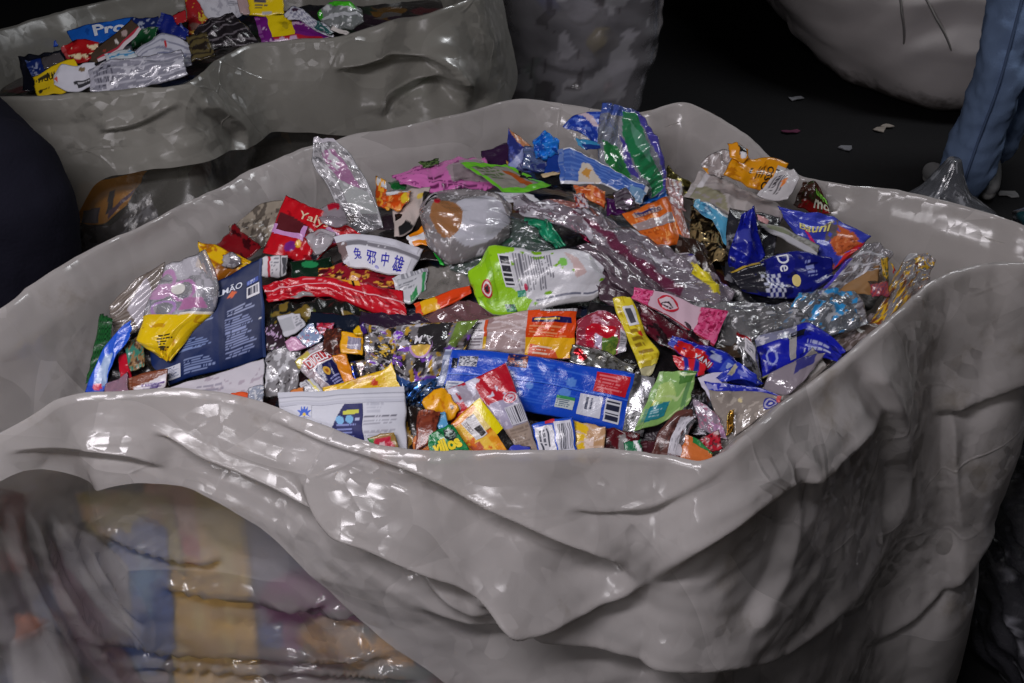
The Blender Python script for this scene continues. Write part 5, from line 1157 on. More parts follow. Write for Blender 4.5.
P(zip_, 'round_label', .40, .20, .66, .72, (22, 26, 92), [('p', [(0, 0), (.45, 0), (.0, .6)], (206, 208, 218)), ('t', .18, .48, .96, .98, 5, (130, 140, 200)), ('p', [(.42, .16), (.88, .14), (.88, .24), (.42, .26)], (206, 206, 70)), ('e', .3, .38, .12, .1, (120, 180, 226)), ('e', .6, .37, .12, .1, (120, 180, 226)), ('r', .76, .34, .9, .4, (180, 186, 220))], mat='matte')
fp = [(.5, 0), (.58, .4), (.75, .12), (.72, .5), (1, .4), (.78, .72), (.9, .95), (.6, .8), (.5, 1), (.4, .8), (.1, .95), (.22, .72), (0, .4), (.28, .5), (.25, .12), (.42, .4)]
P(zip_, 'flower_logo', .14, .185, .26, .36, (206, 208, 218), [('p', fp, (40, 90, 200)), ('e', .5, .75, .1, .14, (226, 196, 60))], mat='matte')
pz = J('candy_wrapper', 'little wrapper with red and green flower print lying on the white zip pouch', [(368, 438), (382, 434), (394, 432)], [(372, 462), (386, 464), (400, 450)], (150, 120, 60), [('p', [(.15, .15), (.8, .1), (.85, .7), (.3, .9)], (190, 30, 60)), ('p', [(.3, .3), (.6, .25), (.5, .6)], (226, 190, 196)), ('p', [(0, .0), (.2, .1), (.15, .4), (0, .3)], (60, 140, 60))], k=.85, cr=.003, th=.008)
# ---- leaf packet, brown and white, lilac paper
lf = J('snack_packet', 'pale green packet with leaf pattern and teal corner beside the silver packet end', [(660, 372), (678, 370), (697, 371)], [(634, 432), (662, 424), (690, 404)], (140, 184, 104), [('p', [(.0, .25), (.4, .2), (.62, .5), (.5, .62), (.1, .5)], (176, 206, 120)), ('p', [(.55, .0), (1, .0), (.9, .3), (.6, .3)], (80, 130, 60)), ('l', 2.2, .12, (190, 214, 150)), ('p', [(.0, .62), (.5, .58), (.4, .86), (.0, .9)], (40, 130, 146)), ('p', [(0, .5), (.2, .5), (.1, .65), (0, .66)], (206, 206, 80)), ('p', [(.8, .3), (.9, .3), (.9, .9), (.8, .9)], (100, 146, 90))], k=.7, cr=.004, th=.012)
P(lf, 'teal_corner', .05, .64, .46, .86, (44, 136, 150), [('t', .3, .2, .9, .9, 3, (160, 200, 206))])
J('dark_film', 'black and silver crinkled film under the lilac paper', [(690, 396), (706, 392)], [(670, 430), (712, 436)], (60, 58, 62), [('n', 8, 8, .3, (170, 168, 176))], mat='foil', k=.5, cr=.010)
bw = J('chocolate_wrapper', 'crumpled brown wrapper with silver white inside at the near rim', [(650, 458), (660, 430), (676, 412), (692, 408)], [(690, 462), (686, 448), (690, 432), (696, 420)], (96, 58, 52), [('n', 4, 4, .5, (70, 40, 36)), ('p', [(.05, .55), (.4, .5), (.75, .3), (1, .6), (.9, 1), (.6, .65), (.3, .85), (.1, 1)], (200, 198, 206))], k=.75, cr=.008, th=.014)
P(bw, 'white_inside', .08, .42, .92, .66, (206, 204, 212), [('n', 5, 3, .45, (160, 158, 166))]); P(bw, 'silver_end', .35, .72, .98, .98, (190, 190, 196), [('n', 5, 5, .1, (110, 110, 116))], mat='foil')
lp = J('paper_bag', 'lilac white paper bag with red script lettering', [(697, 378), (712, 372), (724, 372)], [(712, 404), (726, 424), (732, 406)], (206, 200, 220), [('t', .45, .3, .95, .55, 2, (170, 160, 186))], mat='matte', k=.75, cr=.003, th=.008)
T(lp, 'Bela', .40, .50, .88, .72, (190, 44, 60), shear=.3, bold=.005)
J('clear_bag', 'clear film with pink dots and a mauve corner below the lilac paper bag', [(692, 398), (706, 404), (718, 416)], [(700, 430), (714, 438), (728, 440)], (196, 176, 196), [('n', 9, 8, .35, (206, 120, 150), .9), ('p', [(.5, .5), (1, .5), (1, 1), (.6, 1)], (196, 150, 190), .9), ('n', 7, 7, .5, (226, 220, 230), .9)], mat='clear', alpha=.5, k=.7, cr=.006, cat='bag')
brd = J('bread_bag', 'grey clear bag with blue rim strip and swirl logo at the side rim', [(704, 382), (730, 384), (760, 388), (782, 396)], [(724, 440), (734, 438), (752, 424), (776, 408)], (166, 156, 148), [('n', 6, 5, .5, (190, 180, 170), .9), ('e', .42, .35, .03, .05, (226, 210, 160), .95)], mat='clear', alpha=.8, k=.7, cr=.005, th=.014)
P(brd, 'blue_strip', .0, .0, .96, .16, (40, 50, 170), [('n', 9, 2, .3, (150, 150, 210))]); P(brd, 'swirl_logo', .74, .3, .97, .86, (50, 56, 150), [('o', .5, .5, .45, .45, (170, 166, 190)), ('e', .5, .5, .15, .15, (206, 200, 206))], shape='round'); P(brd, 'red_tip', .94, .02, 1.0, .5, (206, 90, 90))
J('snack_wrapper', 'blue and cream triangular film behind the blue rimmed clear bag', [(716, 378), (738, 362), (756, 376)], [(722, 382), (740, 380), (758, 384)], (40, 56, 180), [('p', [(.2, .4), (.45, .0), (.5, .3), (.3, .7)], (196, 190, 160)), ('e', .6, .6, .12, .2, (120, 130, 210))], k=.7, cr=.005)
J('foil_wrapper', 'small gold foil curl at the side rim', [(728, 412), (734, 409)], [(726, 436), (733, 432)], (170, 120, 40), [('n', 3, 6, .3, (60, 40, 16)), ('n', 3, 4, .5, (240, 214, 120))], mat='foil', k=.8, cr=.006)
J('candy_wrapper', 'red and black scraps at the corner of the near rim', [(700, 438), (718, 430)], [(704, 456), (722, 450)], (176, 24, 44), [('n', 5, 5, .2, (40, 24, 28)), ('n', 5, 5, .5, (206, 180, 180))], k=.6, cr=.006)
og = J('snack_wrapper', 'orange triangle of film with green edge at the near rim', [(686, 434), (698, 440), (712, 452)], [(680, 460), (694, 464), (714, 462)], (206, 112, 54), [('p', [(.3, 0), (1, 0), (1, .3), (.3, .16)], (40, 120, 60))], k=.75, cr=.003)
P(og, 'green_edge', .25, .0, 1.0, .22, (40, 126, 64))
# ---- seen through the bag's near side: wrappers pressed against the film
LAY = Layers(WALL, shift=.065, behind=5)
V = dict(lay=LAY, upright=True, th=.003, cr=.002)


def K(name, label, a, b, col, ops=(), cat='wrapper', **kw):
    q = dict(V); q.update(kw)
    c = np.mean(a + b, axis=0)
    a, b = [[tuple(c + (np.array(p) - c) * 1.45) for p in e] for e in (a, b)]
    return I(name, label, cat, a, b, col, ops, d=3.0, **q)


K('snack_wrapper', 'purple and dark blue wrapper pressed flat inside the bag film low down', [(60, 590), (180, 590), (330, 610)], [(60, 740), (180, 740), (330, 740)], (66, 50, 76), [('n', 5, 4, .2, (40, 70, 130))])
K('printed_card', 'slate blue sheet with magenta bloom inside the bag film beside the golden carton', [(232, 540), (320, 560), (430, 620)], [(250, 720), (330, 730), (440, 740)], (120, 126, 160), [('e', .45, .5, .25, .3, (140, 60, 130)), ('p', [(0, .5), (.3, .45), (.3, .8), (0, .8)], (50, 80, 150)), ('n', 5, 4, .4, (150, 150, 180))])
K('snack_wrapper', 'orange and cream blotched wrapper inside the bag film near the magenta bloom', [(320, 630), (370, 640), (400, 660)], [(330, 700), (380, 710), (410, 710)], (190, 160, 130), [('n', 4, 4, .0, (226, 160, 40)), ('n', 4, 4, .4, (70, 110, 120))])
K('snack_wrapper', 'maroon and teal folded film low inside the bag', [(200, 655), (320, 668), (480, 690)], [(200, 730), (330, 740), (480, 740)], (90, 34, 52), [('n', 6, 3, .1, (40, 80, 80)), ('n', 6, 3, .4, (150, 130, 150))])
K('printed_card', 'golden yellow carton standing inside the bag film', [(160, 496), (190, 500), (232, 530)], [(186, 660), (220, 690), (250, 690)], (236, 190, 90), [('p', [(.0, .1), (.5, .1), (.5, .35), (.1, .35)], (226, 170, 140)), ('p', [(.1, .3), (.5, .28), (.5, .36), (.1, .4)], (206, 60, 60)), ('n', 4, 5, .4, (240, 214, 130)), ('p', [(.4, .0), (1, .0), (1, .2), (.6, .25)], (210, 180, 40))])
K('snack_wrapper', 'olive yellow wrapper at the top of the see-through side of the bag', [(92, 502), (130, 500), (160, 505)], [(100, 530), (136, 540), (170, 560)], (190, 170, 70), [('n', 4, 4, .3, (206, 150, 60))])
K('snack_wrapper', 'bright blue wrapper inside the bag film beside the golden carton', [(118, 556), (142, 540), (160, 548)], [(128, 640), (150, 650), (166, 630)], (40, 100, 190), [('n', 4, 4, .5, (120, 170, 220))])
K('paper_bag', 'pale grey white wrapper inside the bag film beside the blue one', [(66, 540), (92, 548), (118, 570)], [(80, 600), (104, 616), (122, 620)], (196, 196, 206), [('n', 4, 3, .3, (226, 226, 232))])
K('snack_wrapper', 'dusty mauve wrapper inside the bag film', [(60, 560), (80, 590), (100, 620)], [(72, 640), (96, 660), (130, 670)], (150, 120, 140))
K('snack_wrapper', 'dull red wrapper at the far corner of the see-through side', [(2, 500), (20, 505)], [(4, 560), (22, 560)], (150, 70, 66))
K('snack_wrapper', 'orange wrapper low at the corner of the see-through side', [(20, 620), (44, 624)], [(22, 654), (46, 650)], (206, 110, 66))
K('paper_bag', 'white paper wrapper low at the corner of the see-through side', [(20, 655), (50, 640)], [(26, 720), (76, 720)], (206, 204, 210))

# ================================================================== the bag behind
LAY = Layers(HEAP2)


def B(name, label, a, b, col, ops=(), cat='wrapper', **kw):
    kw.setdefault('k', .6)
    return I(name, label, cat, a, b, col, ops, **kw)


B('dark_film', 'black film at the side of the bag behind', [(18, 58), (70, 48), (90, 60)], [(24, 92), (60, 86), (92, 76)], (24, 26, 36), cr=.006)
B('snack_wrapper', 'blue wrapper with white corner at the far side of the bag behind', [(14, 38), (34, 34), (56, 40)], [(18, 50), (36, 48), (58, 46)], (30, 80, 190), [('p', [(.1, .2), (.6, .1), (.4, .6)], (190, 200, 220))], cr=.005)
B('snack_wrapper', 'navy wrapper beside the yellow card in the bag behind', [(26, 62), (50, 56)], [(32, 78), (54, 70)], (24, 44, 110), [('n', 4, 4, .4, (150, 160, 190))])
B('dark_film', 'grey brown clear film in front of the navy wrapper in the bag behind', [(40, 58), (60, 52)], [(44, 70), (66, 62)], (84, 80, 82), mat='clear', alpha=.8)
pro = B('packaging_pouch', 'blue pouch with big white lettering in the bag behind', [(66, 30), (90, 24), (134, 18)], [(74, 46), (100, 44), (136, 36)], (30, 96, 190), [('n', 4, 3, .5, (24, 76, 160))], cr=.003)
T(pro, 'Pro', .38, .18, .86, .66, (214, 220, 230), bold=.03)
B('snack_wrapper', 'navy sheet beside the lettered blue pouch', [(130, 18), (158, 16)], [(134, 36), (160, 34)], (26, 40, 96), [('n', 5, 4, .5, (160, 170, 190))])
B('snack_wrapper', 'green scrap under the navy upright wrapper in the bag behind', [(130, 30), (158, 26)], [(132, 50), (154, 44)], (30, 84, 50), [('n', 5, 4, .4, (160, 170, 160))])
B('candy_wrapper', 'glossy red wrapper with cream swirl in the bag behind', [(60, 48), (76, 40), (100, 42)], [(66, 58), (82, 64), (98, 56)], (170, 26, 30), [('n', 5, 4, .4, (226, 210, 170)), ('n', 4, 4, .5, (90, 12, 18))], cr=.006)
dk = B('carton', 'long dark brown carton with white edge in the bag behind', [(86, 58), (108, 40), (132, 20)], [(94, 64), (120, 52), (142, 30)], (70, 56, 44), [('e', .55, .5, .03, .12, (206, 200, 196)), ('e', .75, .4, .05, .2, (170, 150, 146)), ('e', .3, .5, .03, .1, (150, 60, 50))], mat='card', cr=.001)
P(dk, 'white_edge', .1, .72, 1.0, 1.0, (200, 190, 196), [('r', 0, 0, 1, .4, (170, 40, 60))], mat='card')
B('snack_wrapper', 'white and light blue striped wrapper below the dark carton', [(104, 54), (130, 48)], [(108, 62), (138, 56)], (190, 200, 206), [('l', 2, .4, (60, 140, 190))], cr=.003)
nb = B('snack_wrapper', 'deep blue upright wrapper in the bag behind', [(162, 12), (176, 18), (188, 30)], [(154, 32), (170, 36), (188, 40)], (22, 36, 120), [('p', [(.5, 0), (.8, .1), (.9, .4)], (120, 130, 180))], k=.8, cr=.004)
ss = B('sachet', 'silver white pointed sachet in the bag behind', [(132, 56), (162, 32), (196, 46)], [(140, 70), (166, 74), (192, 66)], (190, 192, 204), [('l', 5, .3, (140, 142, 160)), ('p', [(.4, .5), (.9, .5), (.8, .9), (.5, .9)], (120, 124, 150)), ('e', .55, .3, .02, .1, (190, 40, 40))], cr=.004)
yc2 = B('printed_card', 'yellow card with black print at the near rim of the bag behind', [(33, 78), (52, 66), (74, 58)], [(37, 96), (60, 94), (86, 86)], (222, 190, 16), [('t', .05, .22, .7, .42, 1, (50, 44, 20)), ('t', .1, .7, .4, .82, 1, (50, 44, 20)), ('e', .1, .8, .04, .08, (40, 36, 20))], mat='card', cr=.001)
T(yc2, 'ndura', .1, .2, .66, .44, (50, 44, 20), shear=.3)
tw = B('paper_label', 'torn white paper with black print lying on the yellow card', [(54, 76), (62, 66), (78, 66), (94, 62)], [(54, 84), (68, 92), (84, 90), (104, 80)], (206, 206, 216), [('t', .45, .66, .95, .9, 1, (40, 40, 46)), ('e', .7, .25, .07, .1, (120, 100, 70)), ('p', [(0, .5), (.12, .4), (.1, .7)], (206, 80, 60))], mat='card', cr=.003)
P(tw, 'black_caption', .5, .66, .92, .9, (50, 50, 56), [('t', .05, .2, .95, .8, 1, (180, 180, 186))], mat='card')
pb = B('clear_bottle', 'crushed clear bottle lying at the near rim of the bag behind', [(88, 68), (110, 60), (140, 58), (182, 50)], [(90, 93), (112, 93), (140, 89), (188, 76)], (176, 176, 192), [('n', 9, 4, .3, (226, 226, 236), .85), ('o', .16, .5, .035, .28, (70, 70, 84), .9), ('o', .24, .5, .035, .28, (70, 70, 84), .9), ('r', .1, .3, .12, .8, (70, 70, 84), .9), ('l', 5, .2, (214, 214, 226), .8)], mat='clear', alpha=.6, cr=.005, th=.03, cat='bottle')
P(pb, 'bottle_neck', .0, .2, .06, .8, (200, 200, 214), mat='clear', alpha=.8)
rp = B('printed_pouch', 'dark red printed pouch standing in the bag behind', [(185, -6), (196, -6), (206, 4)], [(187, 34), (200, 36), (214, 34)], (160, 36, 40), [('n', 5, 5, .45, (206, 160, 60)), ('p', [(.1, .75), (1, .7), (1, .9), (.2, .9)], (150, 110, 100))], k=.85, cr=.003)
P(rp, 'yellow_drawing', .5, .35, .9, .65, (206, 176, 50), [('n', 4, 4, .1, (150, 36, 40))])
J2 = B('dark_film', 'red scrap between the deep blue wrapper and the dark red pouch', [(172, 16), (186, 10)], [(176, 24), (188, 22)], (170, 40, 46))
wp2 = B('paper_sheet', 'large white crumpled paper in the bag behind', [(192, -8), (214, -8), (238, -4)], [(212, 26), (222, 24), (244, 14)], (196, 196, 204), [('n', 5, 4, .45, (170, 170, 180)), ('t', .7, .3, .95, .6, 3, (150, 150, 160))], mat='card', k=.8, cr=.006, cat='paper')
B('snack_wrapper', 'pinkish white film edge beside the yellow pouch in the bag behind', [(236, -4), (250, -4)], [(240, 14), (252, 16)], (186, 160, 160), k=.8)
B('dark_film', 'black fan folded film below the white paper in the bag behind', [(194, 32), (212, 20), (232, 12)], [(200, 52), (230, 46), (262, 44)], (34, 30, 34), [('l', 5, .2, (110, 104, 110))], cr=.006)
B('dark_film', 'olive and dark folded film at the near rim under the dark red pouch', [(186, 36), (206, 32)], [(192, 62), (216, 56)], (90, 80, 50), [('l', 4, .4, (40, 34, 30))], cr=.005)
pp = B('snack_wrapper', 'purple wrapper with yellow square and red lower edge in the bag behind', [(254, 18), (290, 14), (322, 26)], [(262, 44), (296, 42), (332, 41)], (110, 30, 120), [('r', .2, .0, .5, .8, (226, 196, 30)), ('r', .2, .78, .9, 1, (176, 30, 50)), ('n', 8, 5, .5, (200, 170, 200))], cr=.004)
P(pp, 'yellow_square', .18, .0, .5, .8, (226, 200, 20), [('e', .7, .5, .14, .2, (190, 170, 30))])
yp2 = B('printed_pouch', 'bright yellow pouch with dark print at the back of the bag behind', [(246, -6), (264, -6), (283, -4)], [(250, 16), (266, 17), (284, 14)], (236, 206, 20), [('t', .2, .3, .9, .5, 1, (70, 66, 90)), ('t', .2, .62, .6, .74, 1, (120, 110, 60)), ('e', .5, .85, .16, .08, (190, 190, 190))], k=.85, cr=.002)
lc = B('net_bag', 'white lacy plastic band with a loop handle in the bag behind', [(284, 14), (294, 6), (312, 16), (332, 32)], [(288, 20), (302, 22), (318, 32), (334, 36)], (206, 206, 216), [('k', .1, 0, .9, 1, 14, 6, (140, 140, 160)), ('e', .22, .25, .06, .16, (60, 40, 60))], cr=.005, cat='net')
cm = B('clear_box', 'clear clamshell box with bright green label in the bag behind', [(316, 14), (330, 4), (350, 4), (362, 10)], [(324, 26), (336, 30), (352, 29), (364, 22)], (160, 166, 166), [('p', [(.2, .0), (.8, .0), (.85, .3), (.6, .42), (.35, .2)], (70, 190, 40), .95), ('n', 6, 5, .35, (220, 224, 226), .85), ('p', [(0, .1), (.12, .1), (.1, .6), (0, .5)], (60, 170, 40), .95)], mat='clear', alpha=.55, cr=.005, th=.03, cat='box')
P(cm, 'green_label', .42, .02, .8, .34, (76, 196, 44)); P(cm, 'lid_edge', .05, .55, .95, .64, (210, 214, 218), mat='clear', alpha=.8)
B('wooden_stick', 'white flat stick beside the clamshell box in the bag behind', [(332, 26), (350, 32)], [(330, 30), (348, 35)], (206, 200, 196), cat='stick', mat='card')
B('snack_wrapper', 'teal edged dark scrap below the lacy band in the bag behind', [(318, 22), (334, 32)], [(314, 28), (330, 35)], (40, 90, 90), [('n', 4, 4, .3, (200, 206, 210))])
# the parcel that shows through the side of the bag behind
LAY = Layers(WALL2, shift=.035, behind=3)
pc = I('printed_card', 'orange yellow packet showing through the side film of the bag behind', 'packet', [(78, 184), (110, 178), (148, 170)], [(74, 226), (104, 224), (126, 206)], (236, 160, 50), [('p', [(.15, .65), (.4, .6), (.4, .95), (.15, .95)], (90, 90, 110)), ('p', [(.5, .3), (.6, .3), (.62, .8), (.52, .8)], (60, 60, 70)), ('p', [(.55, .75), (1, .5), (1, .7), (.6, .95)], (110, 80, 110))], upright=True, cr=.002, th=.006)
P(pc, 'grey_window', .14, .64, .38, .94, (120, 116, 130))
I('dark_film', 'dark grey film showing through the side film under the orange packet', 'wrapper', [(60, 220), (110, 226), (150, 190)], [(60, 270), (110, 262), (160, 220)], (60, 56, 64), [('n', 6, 3, .3, (120, 120, 130))], upright=True, cr=.003)
I('snack_wrapper', 'green scrap showing through the end of the bag behind', 'wrapper', [(396, 82), (430, 76)], [(394, 96), (428, 100)], (90, 140, 80), upright=True, cr=.003)
# ================================================================== around the bags
def blob(name, c, prof, nu, nv, seed, amp, f, mat, parent=None, col=None, ops=(), alpha=1.0, sq=2.4, close_top=True, rot=0.0):
    """a bulging bag: prof rows (z, rx, ry, dx, dy) from the floor up, crumpled"""
    prof = np.array(prof, float)
    R = catmull(np.c_[prof[:, 0] * 3, prof[:, 1:3], prof], nv)[:, 3:]
    a = np.linspace(0, 2 * np.pi, nu, endpoint=False)
    ca, sa = np.cos(a), np.sin(a)
    rr = 1.0 / (np.abs(ca) ** sq + np.abs(sa) ** sq) ** (1 / sq)
    X = R[None, :, 3] + (R[None, :, 1]) * (rr * ca)[:, None]
    Y = R[None, :, 4] + (R[None, :, 2]) * (rr * sa)[:, None]
    Z = np.broadcast_to(R[None, :, 0], X.shape)
    arc = np.broadcast_to((a * (prof[:, 1].max() + prof[:, 2].max()) / 2)[:, None], X.shape)
    arc2 = np.where(arc > arc.max() * .5, arc.max() - arc, arc)      # mirror so that the sheet closes
    h = (facets(arc2, Z * 1.2, seed, f) - .45) * amp + amp * .5 * noise(np.cos(a)[:, None] * 2 + 4, Z * 4 + np.sin(a)[:, None], seed)
    h = h * np.clip(np.minimum(R[None, :, 1], R[None, :, 2]) / .18, .1, 1)
    X = X + h * ca[:, None]; Y = Y + h * sa[:, None]
    Pn = np.stack([X, Y, Z], -1)
    if rot:
        cr_, sr_ = math.cos(rot), math.sin(rot)
        Pn = np.stack([Pn[..., 0] * cr_ - Pn[..., 1] * sr_, Pn[..., 0] * sr_ + Pn[..., 1] * cr_, Pn[..., 2]], -1)
    Pn = Pn.reshape(-1, 3)
    Pn[:, 2] = np.maximum(Pn[:, 2], 0.002)
    base = np.array([c[0], c[1], 0.0])
    F = grid_faces(nu, nv, wrap=True)
    n0 = len(Pn)
    bot = Pn.reshape(nu, nv, 3)[:, 0].mean(0); top = Pn.reshape(nu, nv, 3)[:, -1].mean(0)
    Pn = np.vstack([Pn, bot, top])
    i = np.arange(nu)
    tri = [(int(n0), int(((k + 1) % nu) * nv), int(k * nv)) for k in i] + [(int(n0 + 1), int(k * nv + nv - 1), int(((k + 1) % nu) * nv + nv - 1)) for k in i]
    cols = None
    if col is not None:
        uu = np.concatenate([np.repeat(np.where(a > np.pi, 2 * np.pi - a, a) / np.pi, nv), [.5, .5]])
        vv = np.concatenate([np.tile(np.linspace(0, 1, nv), nu), [0, 1]])
        cols = paint(ops, uu, vv, col, alpha, seed)
    Pn = Pn + base
    return link(name, Pn, [tuple(int(x) for x in q) for q in F] + tri, mat, parent, cols=cols, origin=base)


BALE = print_mat('clear_bale_film', 0.2, clear=True, bscale=30, bstr=0.9)
WOVEN = plain('woven_white_sack', (236, 228, 226), 0.8, bs=(260, 0.4, 0.002), spec=0.2)
nt = WOVEN.node_tree                          # grime where the sack drags on the floor
tc = N(nt, 'ShaderNodeTexCoord'); sx = N(nt, 'ShaderNodeSeparateXYZ'); nz = N(nt, 'ShaderNodeTexNoise', Scale=14.0, Detail=5)
ml = N(nt, 'ShaderNodeMath', operation='MULTIPLY_ADD'); ml.inputs[1].default_value = .16; rp = N(nt, 'ShaderNodeValToRGB')
rp.color_ramp.elements[0].position = .13; rp.color_ramp.elements[0].color = (*lin((120, 112, 108)), 1); rp.color_ramp.elements[1].position = .2; rp.color_ramp.elements[1].color = (*lin((236, 228, 226)), 1)
nt.links.new(tc.outputs['Object'], sx.inputs[0]); nt.links.new(tc.outputs['Object'], nz.inputs['Vector']); nt.links.new(nz.outputs[0], ml.inputs[0]); nt.links.new(sx.outputs['Z'], ml.inputs[2])
nt.links.new(ml.outputs[0], rp.inputs[0]); nt.links.new(rp.outputs[0], next(n for n in nt.nodes if n.type == 'BSDF_PRINCIPLED').inputs['Base Color'])
# clear bale behind the back rim
base = np.array([0.165, 2.95, 0])
bale = blob('clear_bag', base, [(0, .14, .15, -.07, 0), (.15, .18, .2, -.07, 0), (.5, .195, .2, -.04, 0), (.8, .222, .21, .0, 0), (1.05, .23, .22, .01, 0), (1.25, .19, .18, .01, 0), (1.33, .06, .05, .01, 0)], 170, 150, 5, .026, 8, BALE, col=(190, 188, 194), alpha=.42, sq=3.4,
            ops=[('n', 9, 12, .25, (215, 214, 220), .6), ('n', 7, 9, .5, (206, 204, 212), .75), ('n', 13, 16, .6, (120, 116, 120), .7)])  # pale blotches paint crinkle highlights into the film colour
tag(bale, 'tall clear bag stuffed with colourless film standing behind the big open bag', 'bag')
for i, (a_, z_, c_, r_) in enumerate([(-2.0, .92, (40, 60, 150), .05), (-1.1, .8, (170, 150, 60), .045), (-1.75, .72, (190, 188, 196), .08), (-.9, .66, (150, 40, 60), .03), (-2.2, .7, (50, 110, 80), .06), (-1.5, .95, (196, 194, 204), .09), (-1.3, .55, (120, 150, 140), .07), (-2.4, .5, (150, 50, 50), .05)]):
    x, y = .15 * math.cos(a_), .15 * math.sin(a_)
    o = blob('film_scrap', (0, 0), [(z_ - r_, r_ * .3, r_ * .3, x, y), (z_, r_, r_ * .5, x, y), (z_ + r_ * .8, r_ * .4, r_ * .3, x, y)], 20, 16, 60 + i, .012, 20, MAT['film'], col=c_)
    o.data.transform(__import__('mathutils').Matrix.Identity(4)); o.parent = bale
    o.location = (0, 0, 0)
    o['label'] = 'coloured scrap caught inside the clear bag'
fill = blob('bale_fill', (0, 0), [(0.01, .08, .08, -.06, 0), (.2, .12, .13, -.05, 0), (1.0, .16, .14, .0, 0), (1.22, .08, .06, .01, 0)], 60, 50, 8, .05, 12, plain('grey_film_fill', (128, 126, 132), .4, bs=(40, .8, .01)))
fill.parent = bale; fill.location = (0, 0, 0)
# woven sack at the back
sack = blob('woven_sack', (2.13, 5.22), [(0, .66, .85, 0, 0), (.06, .76, .95, 0, 0), (.2, .87, 1.02, 0, 0), (.45, 1.0, 1.1, 0, 0), (.9, 1.06, 1.12, 0, 0), (1.3, 1.0, 1.0, 0, 0), (1.5, .6, .6, 0, 0), (1.56, .2, .2, 0, 0)], 200, 110, 12, .09, 2.6, WOVEN, sq=2.6)
tag(sack, 'huge white woven sack standing on the dark floor beside the person in jeans', 'sack')
SEAMS = []
for k, (zz, ll) in enumerate([((.08, .35, .75), .1), ((.1, .4, .8), .35)]):
    pts = []
    for j in range(24):
        s_ = j / 23; z_ = .09 + s_ * .75
        an = math.radians(232 + 9 * k) + .12 * math.sin(3 * s_ + k) - .15 * s_
        r1 = np.interp(z_, [0, .06, .2, .45, .9], [.66, .76, .87, 1.0, 1.06]) ; r2 = np.interp(z_, [0, .06, .2, .45, .9], [.85, .95, 1.02, 1.1, 1.12])
        q = 1 / (abs(math.cos(an)) ** 2.6 + abs(math.sin(an)) ** 2.6) ** (1 / 2.6)
        pts.append((r1 * q * math.cos(an) * 1.012, r2 * q * math.sin(an) * 1.012, z_))
    SEAMS.append(pts)
# clear film on the floor by the shoe
fl_ = blob('clear_bag', (1.33, 3.14), [(0, .30, .2, 0, 0), (.05, .30, .2, 0, 0), (.13, .20, .14, .02, 0), (.22, .08, .07, .02, 0), (.33, .02, .02, .03, 0)], 110, 60, 31, .03, 9, BALE, col=(150, 152, 160), alpha=.4, sq=2, ops=[('n', 10, 9, .45, (205, 206, 214), .7)])
tag(fl_, 'loose clear film bag slumped on the floor in front of the jeans', 'bag')
# dark clear bags beside the big bag
d1 = blob('clear_bag', (1.17, 1.48), [(0, .22, .3, 0, 0), (.1, .27, .34, 0, 0), (.35, .27, .34, 0, 0), (.52, .23, .29, 0, 0), (.65, .14, .18, 0, 0), (.71, .04, .05, 0, 0)], 150, 90, 33, .06, 11, BALE, col=(70, 70, 76), alpha=.6, sq=2.3, ops=[('n', 12, 12, .4, (150, 150, 158), .8)])
tag(d1, 'dark see-through bag of scrap film beside the big open bag', 'bag')
f1_ = blob('bag_fill', (0, 0), [(0.01, .15, .2, 0, 0), (.3, .2, .26, 0, 0), (.55, .12, .16, 0, 0), (.62, .03, .03, 0, 0)], 50, 40, 9, .05, 12, plain('dark_film_fill', (40, 40, 44), .4, bs=(40, .8, .01)))
f1_.parent = d1; f1_.location = (0, 0, 0)
d2 = blob('clear_bag', (1.30, 1.95), [(0, .25, .25, 0, 0), (.1, .29, .3, 0, 0), (.4, .29, .3, 0, 0), (.62, .25, .26, 0, 0), (.78, .16, .16, 0, 0), (.85, .05, .05, 0, 0)], 120, 80, 35, .07, 10, BALE, col=(54, 54, 60), alpha=.75, sq=2.3, ops=[('n', 12, 12, .45, (140, 150, 160), .85), ('n', 7, 6, .5, (40, 90, 100), .85)])
tag(d2, 'second dark see-through bag with bluish glints behind the first by the side rim', 'bag')
# litter
for i, (px, py, c_, lb_) in enumerate([(795, 100, (150, 150, 156), 'grey paper scrap on the dark floor below the woven sack'), (880, 131, (170, 160, 150), 'pale torn scrap on the dark floor near the shoe'), (790, 133, (120, 60, 90), 'mauve wrapper scrap on the dark floor beside the back rim'), (846, 150, (140, 140, 146), 'flat grey scrap on the dark floor between the rim and the shoe'), (886, 127, (180, 170, 160), 'tiny cream scrap on the dark floor by the heel'), (1008, 196, (150, 150, 150), 'small grey scrap on the dark floor beside the shoe toe')]):
    p = at_z(px, py, 0)
    rng = random.Random(i)
    n = 9
    a_ = np.linspace(0, 2 * np.pi, n, endpoint=False)
    rad = np.array([rng.uniform(.012, .03) for _ in a_])
    v = [(p[0] + r * math.cos(t) * 1.4, p[1] + r * math.sin(t), .002 + rng.uniform(0, .008)) for r, t in zip(rad, a_)]
    v2 = [(x, y, z + .003) for x, y, z in v]
    f = [tuple(range(n))[::-1], tuple(range(n, 2 * n))] + [(k, (k + 1) % n, n + (k + 1) % n, n + k) for k in range(n)]
    tag(link('floor_scrap', v + v2, f, plain('scrap_%d' % i, c_, .6), smooth=False, origin=p), lb_, 'scrap')


